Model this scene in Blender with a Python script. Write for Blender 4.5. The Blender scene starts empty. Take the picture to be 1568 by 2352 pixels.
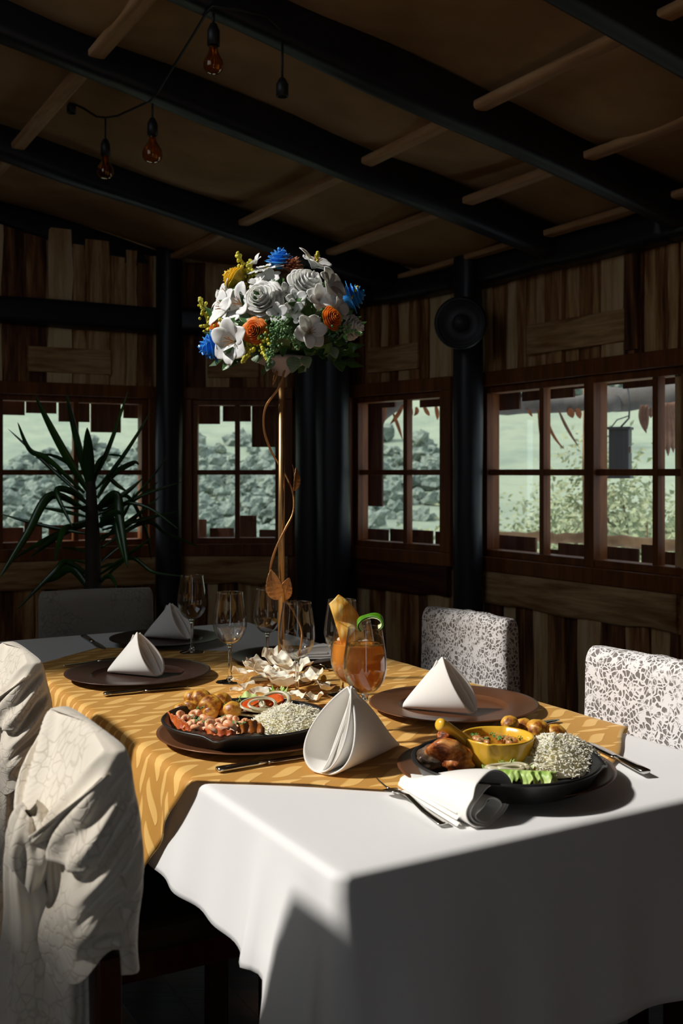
import bpy, math, random
from mathutils import Vector, Matrix, noise as mnoise
random.seed(11)
S = bpy.context.scene
COL = S.collection
PI = math.pi
sin, cos = math.sin, math.cos

# ------------------------------------------------------------------ camera, light, exposure
FPX, CX, HZ, CAMZ, TZ = 2384.0, 784.0, 1085.0, 1.22, 0.75
cam_d = bpy.data.cameras.new('camera'); cam = bpy.data.objects.new('camera', cam_d); COL.objects.link(cam)
cam.location = (0, 0, CAMZ); cam.rotation_euler = (PI/2, 0, 0)
cam_d.sensor_fit = 'VERTICAL'; cam_d.sensor_height = 36; cam_d.sensor_width = 24
cam_d.lens = 36*FPX/2352; cam_d.shift_y = -(1176-HZ)/2352
cam_d.clip_end = 600; cam_d.clip_start = .05
cam_d.dof.use_dof = True; cam_d.dof.focus_distance = 2.0; cam_d.dof.aperture_fstop = 8.0
S.camera = cam

SUN_AZ, SUN_EL, SUN_E, SKY_E = math.radians(10), math.radians(42), 4.0, 1.2
sd = bpy.data.lights.new('sun', 'SUN'); sun = bpy.data.objects.new('sun', sd); COL.objects.link(sun)
sd.energy = SUN_E; sd.angle = math.radians(4.0); sd.color = (1.0, .95, .88)
sun.rotation_euler = Vector((cos(SUN_AZ)*cos(SUN_EL), sin(SUN_AZ)*cos(SUN_EL), -sin(SUN_EL))).to_track_quat('-Z', 'Y').to_euler()

wd = bpy.data.worlds.new('sky'); S.world = wd; wd.use_nodes = True
wd.node_tree.nodes['Background'].inputs[0].default_value = (.78, .90, 1.0, 1)
wd.node_tree.nodes['Background'].inputs[1].default_value = SKY_E

vs = S.view_settings
S.display_settings.display_device = 'sRGB'
vs.view_transform = 'Standard'; vs.look = 'None'; vs.exposure = 0.0; vs.gamma = 1.0; vs.use_curve_mapping = False
cy = S.cycles
cy.use_denoising = True; cy.max_bounces = 10; cy.diffuse_bounces = 5; cy.transparent_max_bounces = 24
cy.sample_clamp_indirect = 4.0

# ------------------------------------------------------------------ frames of reference
TH = math.radians(30.1)
EX, EY, DX, DY = cos(TH), sin(TH), -sin(TH), cos(TH)      # e: across the table, d: along it
def W(e, d, z): return Vector((e*EX+d*DX, e*EY+d*DY, z))
def ED(v): return (v.x*EX+v.y*EY, v.x*DX+v.y*DY)
def P(px, py, z):                                          # where the sight line meets a level z
    D = FPX*(CAMZ-z)/(py-HZ); return Vector(((px-CX)*D/FPX, D, z))
def Q(px, py, D): return Vector(((px-CX)*D/FPX, D, CAMZ-(py-HZ)*D/FPX))

# ------------------------------------------------------------------ mesh helpers
class MB:
    def __init__(s): s.v = []; s.f = []; s.uv = None
    def add(s, vs_, fs):
        o = len(s.v); s.v.extend([Vector(p) for p in vs_]); s.f.extend([tuple(i+o for i in f) for f in fs]); return s
    def xf(s, M, start=0):
        for i in range(start, len(s.v)): s.v[i] = M @ s.v[i]
        return s
    def box(s, c, size, M=None):
        x, y, z = [a/2 for a in size]; c = Vector(c)
        p = [Vector((i*x, j*y, k*z)) for i in (-1, 1) for j in (-1, 1) for k in (-1, 1)]
        p = [(M @ q if M else q)+c for q in p]
        return s.add(p, [(0,1,3,2),(4,6,7,5),(0,4,5,1),(2,3,7,6),(0,2,6,4),(1,5,7,3)])
    def tube(s, pts, rad, n=8, cap=True, flat=1.0):
        pts = [Vector(p) for p in pts]
        if not hasattr(rad, '__len__'): rad = [rad]*len(pts)
        o = len(s.v); prev = None
        for i, p in enumerate(pts):
            t = (pts[min(i+1, len(pts)-1)]-pts[max(i-1, 0)])
            if t.length < 1e-9: t = Vector((0,0,1))
            t.normalize()
            if prev is None:
                u = t.orthogonal().normalized()
            else:
                u = prev-t*prev.dot(t)
                u = u.normalized() if u.length > 1e-6 else t.orthogonal().normalized()
            prev = u; w = t.cross(u)
            for k in range(n):
                a = 2*PI*k/n
                s.v.append(p+(u*cos(a)+w*sin(a)*flat)*rad[i])
        for i in range(len(pts)-1):
            for k in range(n):
                a = o+i*n+k; b = o+i*n+(k+1) % n
                s.f.append((a, b, b+n, a+n))
        if cap:
            s.f.append(tuple(o+k for k in reversed(range(n)))); e = o+(len(pts)-1)*n
            s.f.append(tuple(e+k for k in range(n)))
        return s
    def lathe(s, prof, n=32, c=(0,0,0), closed=False, cap=True):
        o = len(s.v); c = Vector(c); m = len(prof)
        for r, z in prof:
            for k in range(n):
                a = 2*PI*k/n; s.v.append(c+Vector((r*cos(a), r*sin(a), z)))
        for i in range(m-1+(1 if closed else 0)):
            i2 = (i+1) % m
            for k in range(n):
                k2 = (k+1) % n
                s.f.append((o+i*n+k, o+i*n+k2, o+i2*n+k2, o+i2*n+k))
        if cap and not closed:
            if prof[0][0] > 1e-5: s.f.append(tuple(o+k for k in reversed(range(n))))
            if prof[-1][0] > 1e-5: s.f.append(tuple(o+(m-1)*n+k for k in range(n)))
        return s
    def grid(s, fn, nu, nv, closeu=False):
        o = len(s.v)
        cu = nu if closeu else nu+1
        for j in range(nv+1):
            for i in range(cu): s.v.append(Vector(fn(i/nu, j/nv)))
        for j in range(nv):
            for i in range(nu):
                i2 = (i+1) % cu
                s.f.append((o+j*cu+i, o+j*cu+i2, o+(j+1)*cu+i2, o+(j+1)*cu+i))
        return s
    def ico(s, c, r, sub=2, amp=0, freq=3, sq=(1,1,1), seed=0, M=None):
        V, F = ICO(sub); c = Vector(c)
        out = []
        for p in V:
            q = p*(1+amp*mnoise.noise(p*freq+Vector((seed*7.3, seed*1.7, seed*3.1))))
            q = Vector((q.x*sq[0], q.y*sq[1], q.z*sq[2]))*r
            out.append((M @ q if M else q)+c)
        return s.add(out, F)
_ico = {}
def ICO(sub):
    if sub in _ico: return _ico[sub]
    t = (1+5**.5)/2
    V = [Vector(p).normalized() for p in [(-1,t,0),(1,t,0),(-1,-t,0),(1,-t,0),(0,-1,t),(0,1,t),(0,-1,-t),(0,1,-t),(t,0,-1),(t,0,1),(-t,0,-1),(-t,0,1)]]
    F = [(0,11,5),(0,5,1),(0,1,7),(0,7,10),(0,10,11),(1,5,9),(5,11,4),(11,10,2),(10,7,6),(7,1,8),(3,9,4),(3,4,2),(3,2,6),(3,6,8),(3,8,9),(4,9,5),(2,4,11),(6,2,10),(8,6,7),(9,8,1)]
    for _ in range(sub):
        mid = {}; F2 = []
        def m(a, b):
            k = (min(a,b), max(a,b))
            if k not in mid: mid[k] = len(V); V.append(((V[a]+V[b])/2).normalized())
            return mid[k]
        for a, b, c in F:
            x, y, z = m(a,b), m(b,c), m(c,a); F2 += [(a,x,z),(b,y,x),(c,z,y),(x,y,z)]
        F = F2
    _ico[sub] = (V, F); return _ico[sub]

def obj(name, mb, m, parent=None, smooth=True, local=False, uv=None, mods=(), rz=0):
    """link a mesh; vertices are in world metres unless local (then in the parent's frame)"""
    me = bpy.data.meshes.new(name)
    vs_ = mb.v; o = bpy.data.objects.new(name, me); COL.objects.link(o)
    if parent is not None:
        o.parent = parent
        if not local:
            inv = wmat(parent).inverted(); vs_ = [inv @ p for p in vs_]
    elif not local and vs_:                                    # origin at the base of a one-mesh thing
        lo = Vector([min(p[i] for p in vs_) for i in range(3)]); hi = Vector([max(p[i] for p in vs_) for i in range(3)])
        c = Vector(((lo.x+hi.x)/2, (lo.y+hi.y)/2, lo.z)); o.location = c; o.rotation_euler = (0, 0, rz); Ri = Matrix.Rotation(-rz, 3, 'Z'); vs_ = [Ri @ (p-c) for p in vs_]
    me.from_pydata([tuple(p) for p in vs_], [], mb.f)
    if smooth: me.polygons.foreach_set('use_smooth', [True]*len(me.polygons))
    if uv:
        l = me.uv_layers.new(name='UVMap')
        for lp in me.loops: l.data[lp.index].uv = uv[lp.vertex_index]
    if m: me.materials.append(m)
    for t, kw in mods:
        md = o.modifiers.new(t.lower(), t)
        for k, v in kw.items(): setattr(md, k, v)
    me.update(); return o
def wmat(o):
    M = Matrix.LocRotScale(o.location, o.rotation_euler, o.scale)
    return wmat(o.parent) @ M if o.parent else M
def tag(o, label, cat, group=None, kind=None):
    o['label'] = label; o['category'] = cat
    if group: o['group'] = group
    if kind: o['kind'] = kind
    return o
def thing(name, label, cat, loc=(0,0,0), rz=0, group=None, kind=None):
    o = bpy.data.objects.new(name, None); COL.objects.link(o); o.empty_display_size = .05
    o.location = loc; o.rotation_euler = (0, 0, rz)
    return tag(o, label, cat, group, kind)
def struct(name, label, mb, m, cat=None, parent=None, smooth=False, **kw):
    o = obj(name, mb, m, parent, smooth, **kw)
    if parent is None: tag(o, label, cat or name.split('_')[0], kind='structure')
    return o
def dup(root, loc, rz, label, group=None, scale=None):
    r = root.copy(); COL.objects.link(r); r.location = loc; r.rotation_euler = (0, 0, rz); r['label'] = label
    if group: r['group'] = group
    if scale: r.scale = scale if hasattr(scale, '__len__') else (scale,)*3
    for ch in list(root.children):
        c = ch.copy(); COL.objects.link(c); c.parent = r
        for g in list(ch.children):
            d = g.copy(); COL.objects.link(d); d.parent = c
    return r
def orient(axis, loc, spin=0):
    return Matrix.Translation(loc) @ Vector(axis).to_track_quat('Z', 'Y').to_matrix().to_4x4() @ Matrix.Rotation(spin, 4, 'Z')
SOL = lambda t, off=0: ('SOLIDIFY', dict(thickness=t, offset=off))
SUB = lambda n=1: ('SUBSURF', dict(levels=n, render_levels=n))
BEV = lambda w, n=2: ('BEVEL', dict(width=w, segments=n, limit_method='ANGLE'))

# ------------------------------------------------------------------ materials
def L(h):                                                   # sRGB 0-255 -> linear
    return tuple(((c/255)/12.92 if c/255 <= .04045 else ((c/255+.055)/1.055)**2.4) for c in h)+(1,)
class NT:
    def __init__(s, name):
        s.m = bpy.data.materials.new(name); s.m.use_nodes = True; s.t = s.m.node_tree; s.n = s.t.nodes
        s.b = s.n['Principled BSDF']; s.out = s.n['Material Output']
    def node(s, typ, **kw):
        n = s.n.new(typ)
        for k, v in kw.items():
            if k.startswith('i_'):
                key = k[2:]; key = int(key) if key.isdigit() else key.replace('_', ' ')
                n.inputs[key].default_value = v
            else: setattr(n, k, v)
        return n
    def l(s, a, b): s.t.links.new(a, b)
    def math(s, op, a, b=None, c=None):
        n = s.n.new('ShaderNodeMath'); n.operation = op
        for i, x in enumerate((a, b, c)):
            if x is None: continue
            if isinstance(x, (int, float)): n.inputs[i].default_value = x
            else: s.l(x, n.inputs[i])
        return n.outputs[0]
    def mix(s, f, a, b, blend='MIX'):
        n = s.n.new('ShaderNodeMix'); n.data_type = 'RGBA'; n.blend_type = blend
        for i, x in ((0, f), (6, a), (7, b)):
            if isinstance(x, (int, float, tuple)): n.inputs[i].default_value = x
            else: s.l(x, n.inputs[i])
        return n.outputs[2]
    def ramp(s, f, stops):
        n = s.n.new('ShaderNodeValToRGB'); e = n.color_ramp.elements
        while len(e) < len(stops): e.new(.5)
        for el, (p, c) in zip(e, stops): el.position = p; el.color = c
        s.l(f, n.inputs[0]); return n.outputs[0]
    def coord(s, which='Object', scale=(1,1,1)):
        n = s.n.new('ShaderNodeTexCoord'); mp = s.n.new('ShaderNodeMapping'); mp.inputs['Scale'].default_value = scale
        s.l(n.outputs[which], mp.inputs[0]); return mp.outputs[0]
    def noise(s, vec, scale, detail=4, rough=.55, dist=0):
        n = s.node('ShaderNodeTexNoise', i_Scale=scale, i_Detail=detail, i_Roughness=rough, i_Distortion=dist)
        s.l(vec, n.inputs['Vector']); return n.outputs['Fac']
    def bump(s, h, strength=.3, dist=.002):
        n = s.node('ShaderNodeBump', i_Strength=strength, i_Distance=dist); s.l(h, n.inputs['Height']); s.l(n.outputs[0], s.b.inputs['Normal'])
    def set(s, **kw):
        for k, v in kw.items():
            key = k.replace('_', ' ')
            if isinstance(v, (int, float, tuple)): s.b.inputs[key].default_value = v
            else: s.l(v, s.b.inputs[key])
        return s.m
def plain(name, c, rough=.5, metal=0, c2=None, nscale=30, bump=0, bscale=80, spec=.5, **kw):
    t = NT(name)
    if c2:
        f = t.noise(t.coord(), nscale); col = t.ramp(f, [(.35, c), (.65, c2)]); t.l(col, t.b.inputs['Base Color'])
    else: t.b.inputs['Base Color'].default_value = c
    t.set(Roughness=rough, Metallic=metal, Specular_IOR_Level=spec, **kw)
    if bump: t.bump(t.noise(t.coord(), bscale, 5), bump)
    return t.m
def wood(name, stops, axis=2, scale=6, rough=.7, bump=.4, island=True, spec=.3):
    """boards: colour by board and by streaks along the grain"""
    t = NT(name); sc = [scale*6]*3; sc[axis] = scale*.55
    v = t.coord('Object', tuple(sc))
    if island:
        g = t.node('ShaderNodeNewGeometry'); r = g.outputs['Random Per Island']
        add = t.node('ShaderNodeVectorMath', operation='ADD'); t.l(v, add.inputs[0])
        cm = t.node('ShaderNodeCombineXYZ'); rr = t.math('MULTIPLY', r, 37.0); t.l(rr, cm.inputs[0]); t.l(rr, cm.inputs[1]); t.l(rr, cm.inputs[2])
        t.l(cm.outputs[0], add.inputs[1]); v = add.outputs[0]
    n = t.noise(v, 1.0, 6, .6, .6); big = t.noise(v, .25, 2, .5, 1.5)
    f = t.math('ADD', t.math('MULTIPLY', n, .55), t.math('MULTIPLY', big, .55))
    if island: f = t.math('ADD', f, t.math('MULTIPLY', t.math('SUBTRACT', r, .5), .42))
    t.l(t.ramp(f, stops), t.b.inputs['Base Color'])
    t.set(Roughness=rough, Specular_IOR_Level=spec); t.bump(n, bump, .003); return t.m
def thin_glass(name, tint=(1,1,1,1), ior=1.5, rough=0.0):
    t = NT(name); fr = t.node('ShaderNodeLayerWeight'); f5 = t.math('ADD', .04, t.math('MULTIPLY', t.math('POWER', fr.outputs['Facing'], 2.6), .9)); tr = t.node('ShaderNodeBsdfTransparent'); tr.inputs[0].default_value = tint
    gl = t.node('ShaderNodeBsdfGlossy', i_Roughness=rough); mx = t.node('ShaderNodeMixShader')
    t.l(f5, mx.inputs[0]); t.l(tr.outputs[0], mx.inputs[1]); t.l(gl.outputs[0], mx.inputs[2]); t.l(mx.outputs[0], t.out.inputs[0])
    return t.m

M = {}
M['board'] = wood('weathered_boards', [(.27, L((52,25,16))), (.40, L((112,66,38))), (.51, L((162,112,68))), (.63, L((206,164,112))), (.78, L((228,198,152)))])
M['rail'] = wood('rail_boards', [(.3, L((88,54,30))), (.45, L((158,112,68))), (.6, L((204,164,114))), (.75, L((222,188,142)))], axis=0, island=False)
M['frame_h'] = wood('window_pine_level', [(.3, L((92,48,22))), (.5, L((140,80,38))), (.75, L((176,112,58)))], axis=0, island=False, rough=.5)
M['frame'] = wood('window_pine', [(.3, L((76,38,17))), (.5, L((118,64,29))), (.75, L((150,90,44)))], axis=2, island=False, rough=.5)
M['shingle'] = wood('shingle_wood', [(.3, L((50,28,22))), (.5, L((88,52,40))), (.75, L((120,80,62)))], rough=.85)
M['black'] = plain('black_stained_log', (.012,.012,.018,1), .45, bump=.5, bscale=22, spec=.5)
M['batten'] = wood('batten_wood', [(.3, L((140,96,60))), (.55, L((196,150,104))), (.8, L((222,186,140)))], island=False, axis=0)
M['floor'] = wood('floor_boards', [(.3, L((30,18,12))), (.6, L((64,40,26))), (.8, L((84,56,36)))], axis=0, rough=.5)
t = NT('burlap_ceiling'); v = t.coord('Object', (1,1,1)); w1 = t.noise(v, 220, 2); n1 = t.noise(v, 3, 4)
t.l(t.ramp(n1, [(.3, L((158,122,82))), (.7, L((190,152,108)))]), t.b.inputs['Base Color']); t.set(Roughness=.95, Specular_IOR_Level=.1); t.bump(w1, .4, .002); M['burlap'] = t.m
M['pane'] = thin_glass('window_glass', (.93,.96,.95,1))
M['wine'] = thin_glass('wine_glass', (.985,.985,.985,1), 1.48)
t = NT('stem_glass'); t.set(Base_Color=(1,1,1,1), Roughness=.0, IOR=1.48, Transmission_Weight=1.0); M['stem'] = t.m
def cloth(name, c, rough=.8, weave=900, sheen=.2, wr=0.0):
    t = NT(name); v = t.coord(); n = t.noise(v, weave, 2); t.set(Base_Color=c, Roughness=rough, Specular_IOR_Level=.2, Sheen_Weight=sheen, Sheen_Roughness=.4)
    h = n
    if wr: h = t.math('ADD', t.math('MULTIPLY', n, .15), t.noise(v, 18, 4, .5, .4))
    t.bump(h, .12 if not wr else wr, .002 if not wr else .004); return t.m
M['linen'] = cloth('white_tablecloth', (.80,.80,.80,1), wr=.12)
M['napkin'] = cloth('napkin_cotton', (.86,.84,.80,1))
# gold jacquard with wavy leaf columns
t = NT('gold_jacquard'); uvn = t.node('ShaderNodeUVMap', uv_map='UVMap'); sp = t.node('ShaderNodeSeparateXYZ'); t.l(uvn.outputs[0], sp.inputs[0])
u, v = sp.outputs[0], sp.outputs[1]
PU, PV = .088, .070
us = t.math('DIVIDE', u, PU); x_ = t.math('FRACT', us); vn = t.math('DIVIDE', v, PV)
def leafcol(cen, phase, lean, wid):
    y_ = t.math('SUBTRACT', t.math('FRACT', t.math('ADD', vn, phase)), .5)
    c_ = t.math('ADD', cen, t.math('MULTIPLY', t.math('SINE', t.math('MULTIPLY', y_, PI*1.1)), lean))
    w_ = t.math('MULTIPLY', t.math('POWER', t.math('ABSOLUTE', t.math('COSINE', t.math('MULTIPLY', y_, PI))), .8), wid)
    return t.math('SUBTRACT', w_, t.math('ABSOLUTE', t.math('SUBTRACT', x_, c_)))
leaf = t.math('MAXIMUM', leafcol(.30, .0, .17, .155), leafcol(.80, .5, -.05, .085))
lm = t.node('ShaderNodeMapRange', i_1=-.012, i_2=.012); t.l(leaf, lm.inputs[0]); lm.clamp = True
rim = t.node('ShaderNodeMapRange', i_1=.0, i_2=.03, i_3=1.0, i_4=0.0); t.l(t.math('ABSOLUTE', leaf), rim.inputs[0])
colr = t.mix(lm.outputs[0], (.56,.265,.045,1), (.88,.53,.16,1))
t.l(colr, t.b.inputs['Base Color']); rg = t.math('SUBTRACT', .62, t.math('MULTIPLY', lm.outputs[0], .14))
t.set(Roughness=rg, Specular_IOR_Level=.4, Sheen_Weight=.3, Sheen_Tint=(1,.8,.4,1))
hh = t.math('ADD', t.math('MULTIPLY', lm.outputs[0], .4), t.math('MULTIPLY', rim.outputs[0], .5)); t.bump(hh, .5, .0015); M['gold'] = t.m
# brocade chair covers: tone on tone crackled flowers
def brocade(name, c, c2):
    t = NT(name); v = t.coord(); vo = t.node('ShaderNodeTexVoronoi', feature='DISTANCE_TO_EDGE', i_Scale=64.0, i_Randomness=1.0)
    nz = t.node('ShaderNodeTexNoise', i_Scale=14.0, i_Detail=2.0); t.l(v, nz.inputs['Vector'])
    ad = t.node('ShaderNodeVectorMath', operation='MULTIPLY_ADD'); t.l(nz.outputs['Color'], ad.inputs[0]); ad.inputs[1].default_value = (.06,.06,.06); t.l(v, ad.inputs[2]); t.l(ad.outputs[0], vo.inputs['Vector'])
    f = t.ramp(vo.outputs['Distance'], [(.02, (0,0,0,1)), (.09, (1,1,1,1))]); patch = t.ramp(t.noise(v, 9, 2), [(.46, (0,0,0,1)), (.54, (1,1,1,1))])
    g = t.mix(patch, (1,1,1,1), f); t.l(t.mix(g, c2, c), t.b.inputs['Base Color']); t.set(Roughness=.72, Sheen_Weight=.25, Specular_IOR_Level=.25); 
    h = t.math('ADD', t.noise(v, 22, 4, .5, .3), t.math('MULTIPLY', g, .25)); t.bump(h, .3, .006); return t.m
M['brocade'] = brocade('cream_brocade', (.74,.68,.58,1), (.60,.54,.45,1))
M['brocade_grey'] = brocade('taupe_brocade', (.26,.235,.205,1), (.19,.17,.15,1))
t = NT('white_lace'); v = t.coord(); 
vo = t.node('ShaderNodeTexVoronoi', feature='DISTANCE_TO_EDGE', i_Scale=92.0); vb = t.node('ShaderNodeTexVoronoi', feature='F1', i_Scale=20.0)
nz = t.node('ShaderNodeTexNoise', i_Scale=30.0, i_Detail=2.0); t.l(v, nz.inputs['Vector']); ad = t.node('ShaderNodeVectorMath', operation='MULTIPLY_ADD'); t.l(nz.outputs['Color'], ad.inputs[0]); ad.inputs[1].default_value = (.03,.03,.03); t.l(v, ad.inputs[2]); t.l(ad.outputs[0], vo.inputs['Vector']); t.l(ad.outputs[0], vb.inputs['Vector'])
hole = t.ramp(vo.outputs['Distance'], [(.10, (0,0,0,1)), (.16, (1,1,1,1))]); flow = t.ramp(t.noise(v, 46, 3, .6), [(.38, (0,0,0,1)), (.50, (1,1,1,1))])
hm = t.math('MULTIPLY', hole, flow); t.l(t.mix(hm, (.80,.78,.78,1), (.20,.18,.17,1)), t.b.inputs['Base Color']); t.set(Roughness=.8, Specular_IOR_Level=.2)
t.bump(t.math('SUBTRACT', 1.0, hm), .6, .003); M['lace'] = t.m
M['chairwood'] = wood('dark_chair_wood', [(.3, L((34,14,8))), (.6, L((78,34,18))), (.8, L((104,52,28)))], island=False, rough=.4)
M['seat'] = plain('brown_vinyl_seat', L((70,52,26)), .35, bump=.2, bscale=40)
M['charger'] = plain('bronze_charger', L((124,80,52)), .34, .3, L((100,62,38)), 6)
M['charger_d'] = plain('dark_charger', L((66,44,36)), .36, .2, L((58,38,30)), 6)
M['iron'] = plain('black_iron', (.012,.012,.013,1), .42, bump=.25, bscale=60, spec=.6)
M['steel'] = plain('polished_steel', (.62,.61,.58,1), .16, 1.0)
M['brass'] = plain('brushed_gold', L((206,168,116)), .34, .85, L((186,146,96)), 20)
M['brassleaf'] = plain('gold_leaf_metal', L((190,140,92)), .42, .8, bump=.5, bscale=120)
# ------------------------------------------------------------------ the room
def zroof(e): return 2.33+.189*(3.397-e)+max(0, .35-e)*.85   # unseen side steepened so the sun clears it and reaches the flowers
ROOM = [(-1.1,6.14),(2.24,6.0),(3.10,5.55),(3.36,4.45),(3.41,3.03),(3.45,-1.0),(-1.1,-1.0)]
b = MB(); 
for i in range(40):
    w = 4.9/40; b.box(W(-1.2+w*(i+.5), 2.5, -.02), (w-.004, 7.6, .04), Matrix.Rotation(TH, 3, 'Z'))
struct('floor', 'dark brown board floor under the dining table', b, M['floor'])

# ceiling: burlap sheets sagging between the rafters
RD = [.45, 1.28, 2.11, 2.94, 3.69, 4.90, 6.05]
def ceil_pt(u, v):
    e = -1.25+4.95*u; d = -1.1+7.5*v
    k = [-1.2]+RD+[7]; sag = 0
    for a, c in zip(k, k[1:]):
        if a <= d < c:
            f = (d-a)/(c-a); sag = .12*sin(PI*f)**.7*(.55+.45*sin(e*5.2+a*3)+.25*mnoise.noise((e*2.1, d*1.3, a)))
    return W(e, d, zroof(e)+.03-sag*.75)
b = MB().grid(ceil_pt, 70, 110)
struct('ceiling', 'brown burlap ceiling sagging between dark rafters', b, M['burlap'], smooth=True, mods=[SOL(.02, 1)])
# solid roof deck above the cloth
b = MB()
for ea, eb in ((-1.3,.35),(.35,3.9)): b.add([W(e, d, zroof(e)+.16+h) for h in (0,.05) for e, d in ((ea,-1.2),(eb,-1.2),(eb,6.6),(ea,6.6))], [(0,3,2,1),(4,5,6,7),(0,1,5,4),(1,2,6,5),(2,3,7,6),(3,0,4,7)])
struct('roof', 'dark roof deck over the burlap ceiling', b, M['chairwood'])
ang = math.atan(.189)
RN = ['topmost','second','third','fourth','fifth']
rl = {2.11:'dark rafter crossing the upper corner beside the wide window', 2.94:'dark rafter with the empty hanging socket', 3.69:'dark rafter with the light cable pinned along it', 4.90:'dark rafter low behind the flower arrangement', 1.28:'dark rafter over the near end of the table', .45:'dark rafter over the camera end of the room', 6.05:'dark rafter against the far wall'}
def beam_mb(p0, p1, w, h, wob=.012, seed=0, n=28):
    b = MB(); p0, p1 = Vector(p0), Vector(p1); t = (p1-p0).normalized(); side = t.cross(Vector((0,0,1))).normalized(); up = side.cross(t)
    def fn(u, v):
        a = 2*PI*u; c, s = cos(a), sin(a); k = (abs(c)**5+abs(s)**5)**(-1/5)
        q = p0.lerp(p1, v); j = wob*mnoise.noise((v*6+seed, cos(a)*.8, sin(a)*.8+seed))
        return q+side*(c*k*w/2*(1+j*8))+up*(s*k*h/2+j)
    b.grid(fn, 24, n, closeu=True); o = len(b.v)
    b.f.append(tuple(range(23, -1, -1))); b.f.append(tuple(range(o-24, o))); return b
for i, d in enumerate(RD):
    z0, z1 = zroof(.3)-.075, zroof(3.5)-.075
    rb = beam_mb(W(.3, d, z0), W(3.52, d, z1), .115, .15, seed=i*3.7); r2 = beam_mb(W(-1.1, d, zroof(-1.1)-.075), W(.36, d, z0), .115, .15, seed=i*5.1); rb.add(r2.v, r2.f)
    struct('rafter', rl[d], rb, M['black'], 'rafter', smooth=True)
for i, (e, lab) in enumerate([(.02,'pale batten highest up the ceiling slope'),(.56,'pale batten high on the ceiling slope near the open wall'),(1.10,'pale batten crossing the rafters beside the hanging bulbs'),(2.23,'pale batten crossing the ceiling above the table'),(2.74,'pale batten between the rafters nearer the wide window wall'),(3.2,'lowest pale batten along the eave of the window wall')]):
    b = beam_mb(W(e, -1.0, zroof(e)-.055), W(e, 6.1, zroof(e)-.055), .062, .03, .006, seed=i)
    struct('batten', lab, b, M['batten'], 'batten', smooth=True, rz=TH+PI/2)

def seg_frame(k):
    a, c = ROOM[k], ROOM[k+1]; p0, p1 = W(*a, 0), W(*c, 0); t = (p1-p0).normalized(); n = Vector((t.y, -t.x, 0))
    if n.dot(W(1, 2.5, 0)-p0) < 0: n = -n
    return p0, t, n, (p1-p0).length
def s_at(k, px):
    p0, t, n, Ls = seg_frame(k); r = Vector(((px-CX)/FPX, 1, 0)); lam = p0.dot(n)/r.dot(n); return (r*lam-p0).dot(t)
def wallbox(b, k, s0, s1, z0, z1, n0, n1, tilt=0, wob=0):
    p0, t, n, Ls = seg_frame(k)
    def q(s, z, w): return p0+t*s+n*w+Vector((0,0,z))
    if wob:                                             # a board with wavy natural edges
        m = 7; o = len(b.v)
        for i in range(m+1):
            z = z0+(z1-z0)*i/m; j0 = wob*mnoise.noise((s0*9, z*4, k)); j1 = wob*mnoise.noise((s1*9+5, z*4, k))
            for s, w in ((s0+j0, n0), (s1+j1, n0), (s1+j1, n1), (s0+j0, n1)): b.v.append(q(s, z, w))
        for i in range(m):
            for c in range(4):
                c2 = (c+1) % 4; b.f.append((o+i*4+c, o+i*4+c2, o+i*4+4+c2, o+i*4+4+c))
        b.f.append((o, o+3, o+2, o+1)); e = o+m*4; b.f.append((e, e+1, e+2, e+3)); return
    v = [q(s, z, w) for w in (n0, n1) for s, z in ((s0,z0),(s1,z0),(s1,z1),(s0,z1))]
    b.add(v, [(0,1,2,3),(7,6,5,4),(0,4,5,1),(1,5,6,2),(2,6,7,3),(3,7,4,0)])
WIN = {}                                                # wall segment -> (s0, s1, z0, z1)
WZ0, WZ1 = .715, 1.735
for k, x0, x1 in ((0, -40, 362), (1, 414, 672), (2, 800, 1050), (3, 1096, 1660)):
    WIN[k] = (s_at(k, x0), s_at(k, x1), WZ0, WZ1)
M['rail_d'] = wood('red_rail_board', [(.3, L((40,18,14))), (.5, L((74,34,26))), (.75, L((100,54,40)))], axis=0)
def boards(b, k, s0, s1, z0, z1, rng, jag=.03):
    s = s0
    while s < s1-.02:
        w = min(rng.uniform(.055, .15), s1-s)
        if s1-s-w < .04: w = s1-s
        d = rng.uniform(.012, .035)
        p0, t, n, Ls = seg_frame(k); e, _ = ED(p0+t*(s+w/2)); zt = min(z1, zroof(e)-.02) if z1 > 2.3 else z1
        wallbox(b, k, s+.003, s+w-.003, z0-rng.uniform(0, .004), zt-rng.uniform(0, jag) if z1 > 2 else zt, .0, d, wob=.014)
        s += w
names = ['far', 'corner', 'angled', 'window_side', 'window_side_front', 'back']
wl = ['weathered board wall around the window behind the plant', 'board wall around the narrow window behind the flower pole', 'angled board wall with the narrow four pane window', 'board wall around the wide window', 'board wall continuing past the wide window', 'board wall behind the camera']
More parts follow.
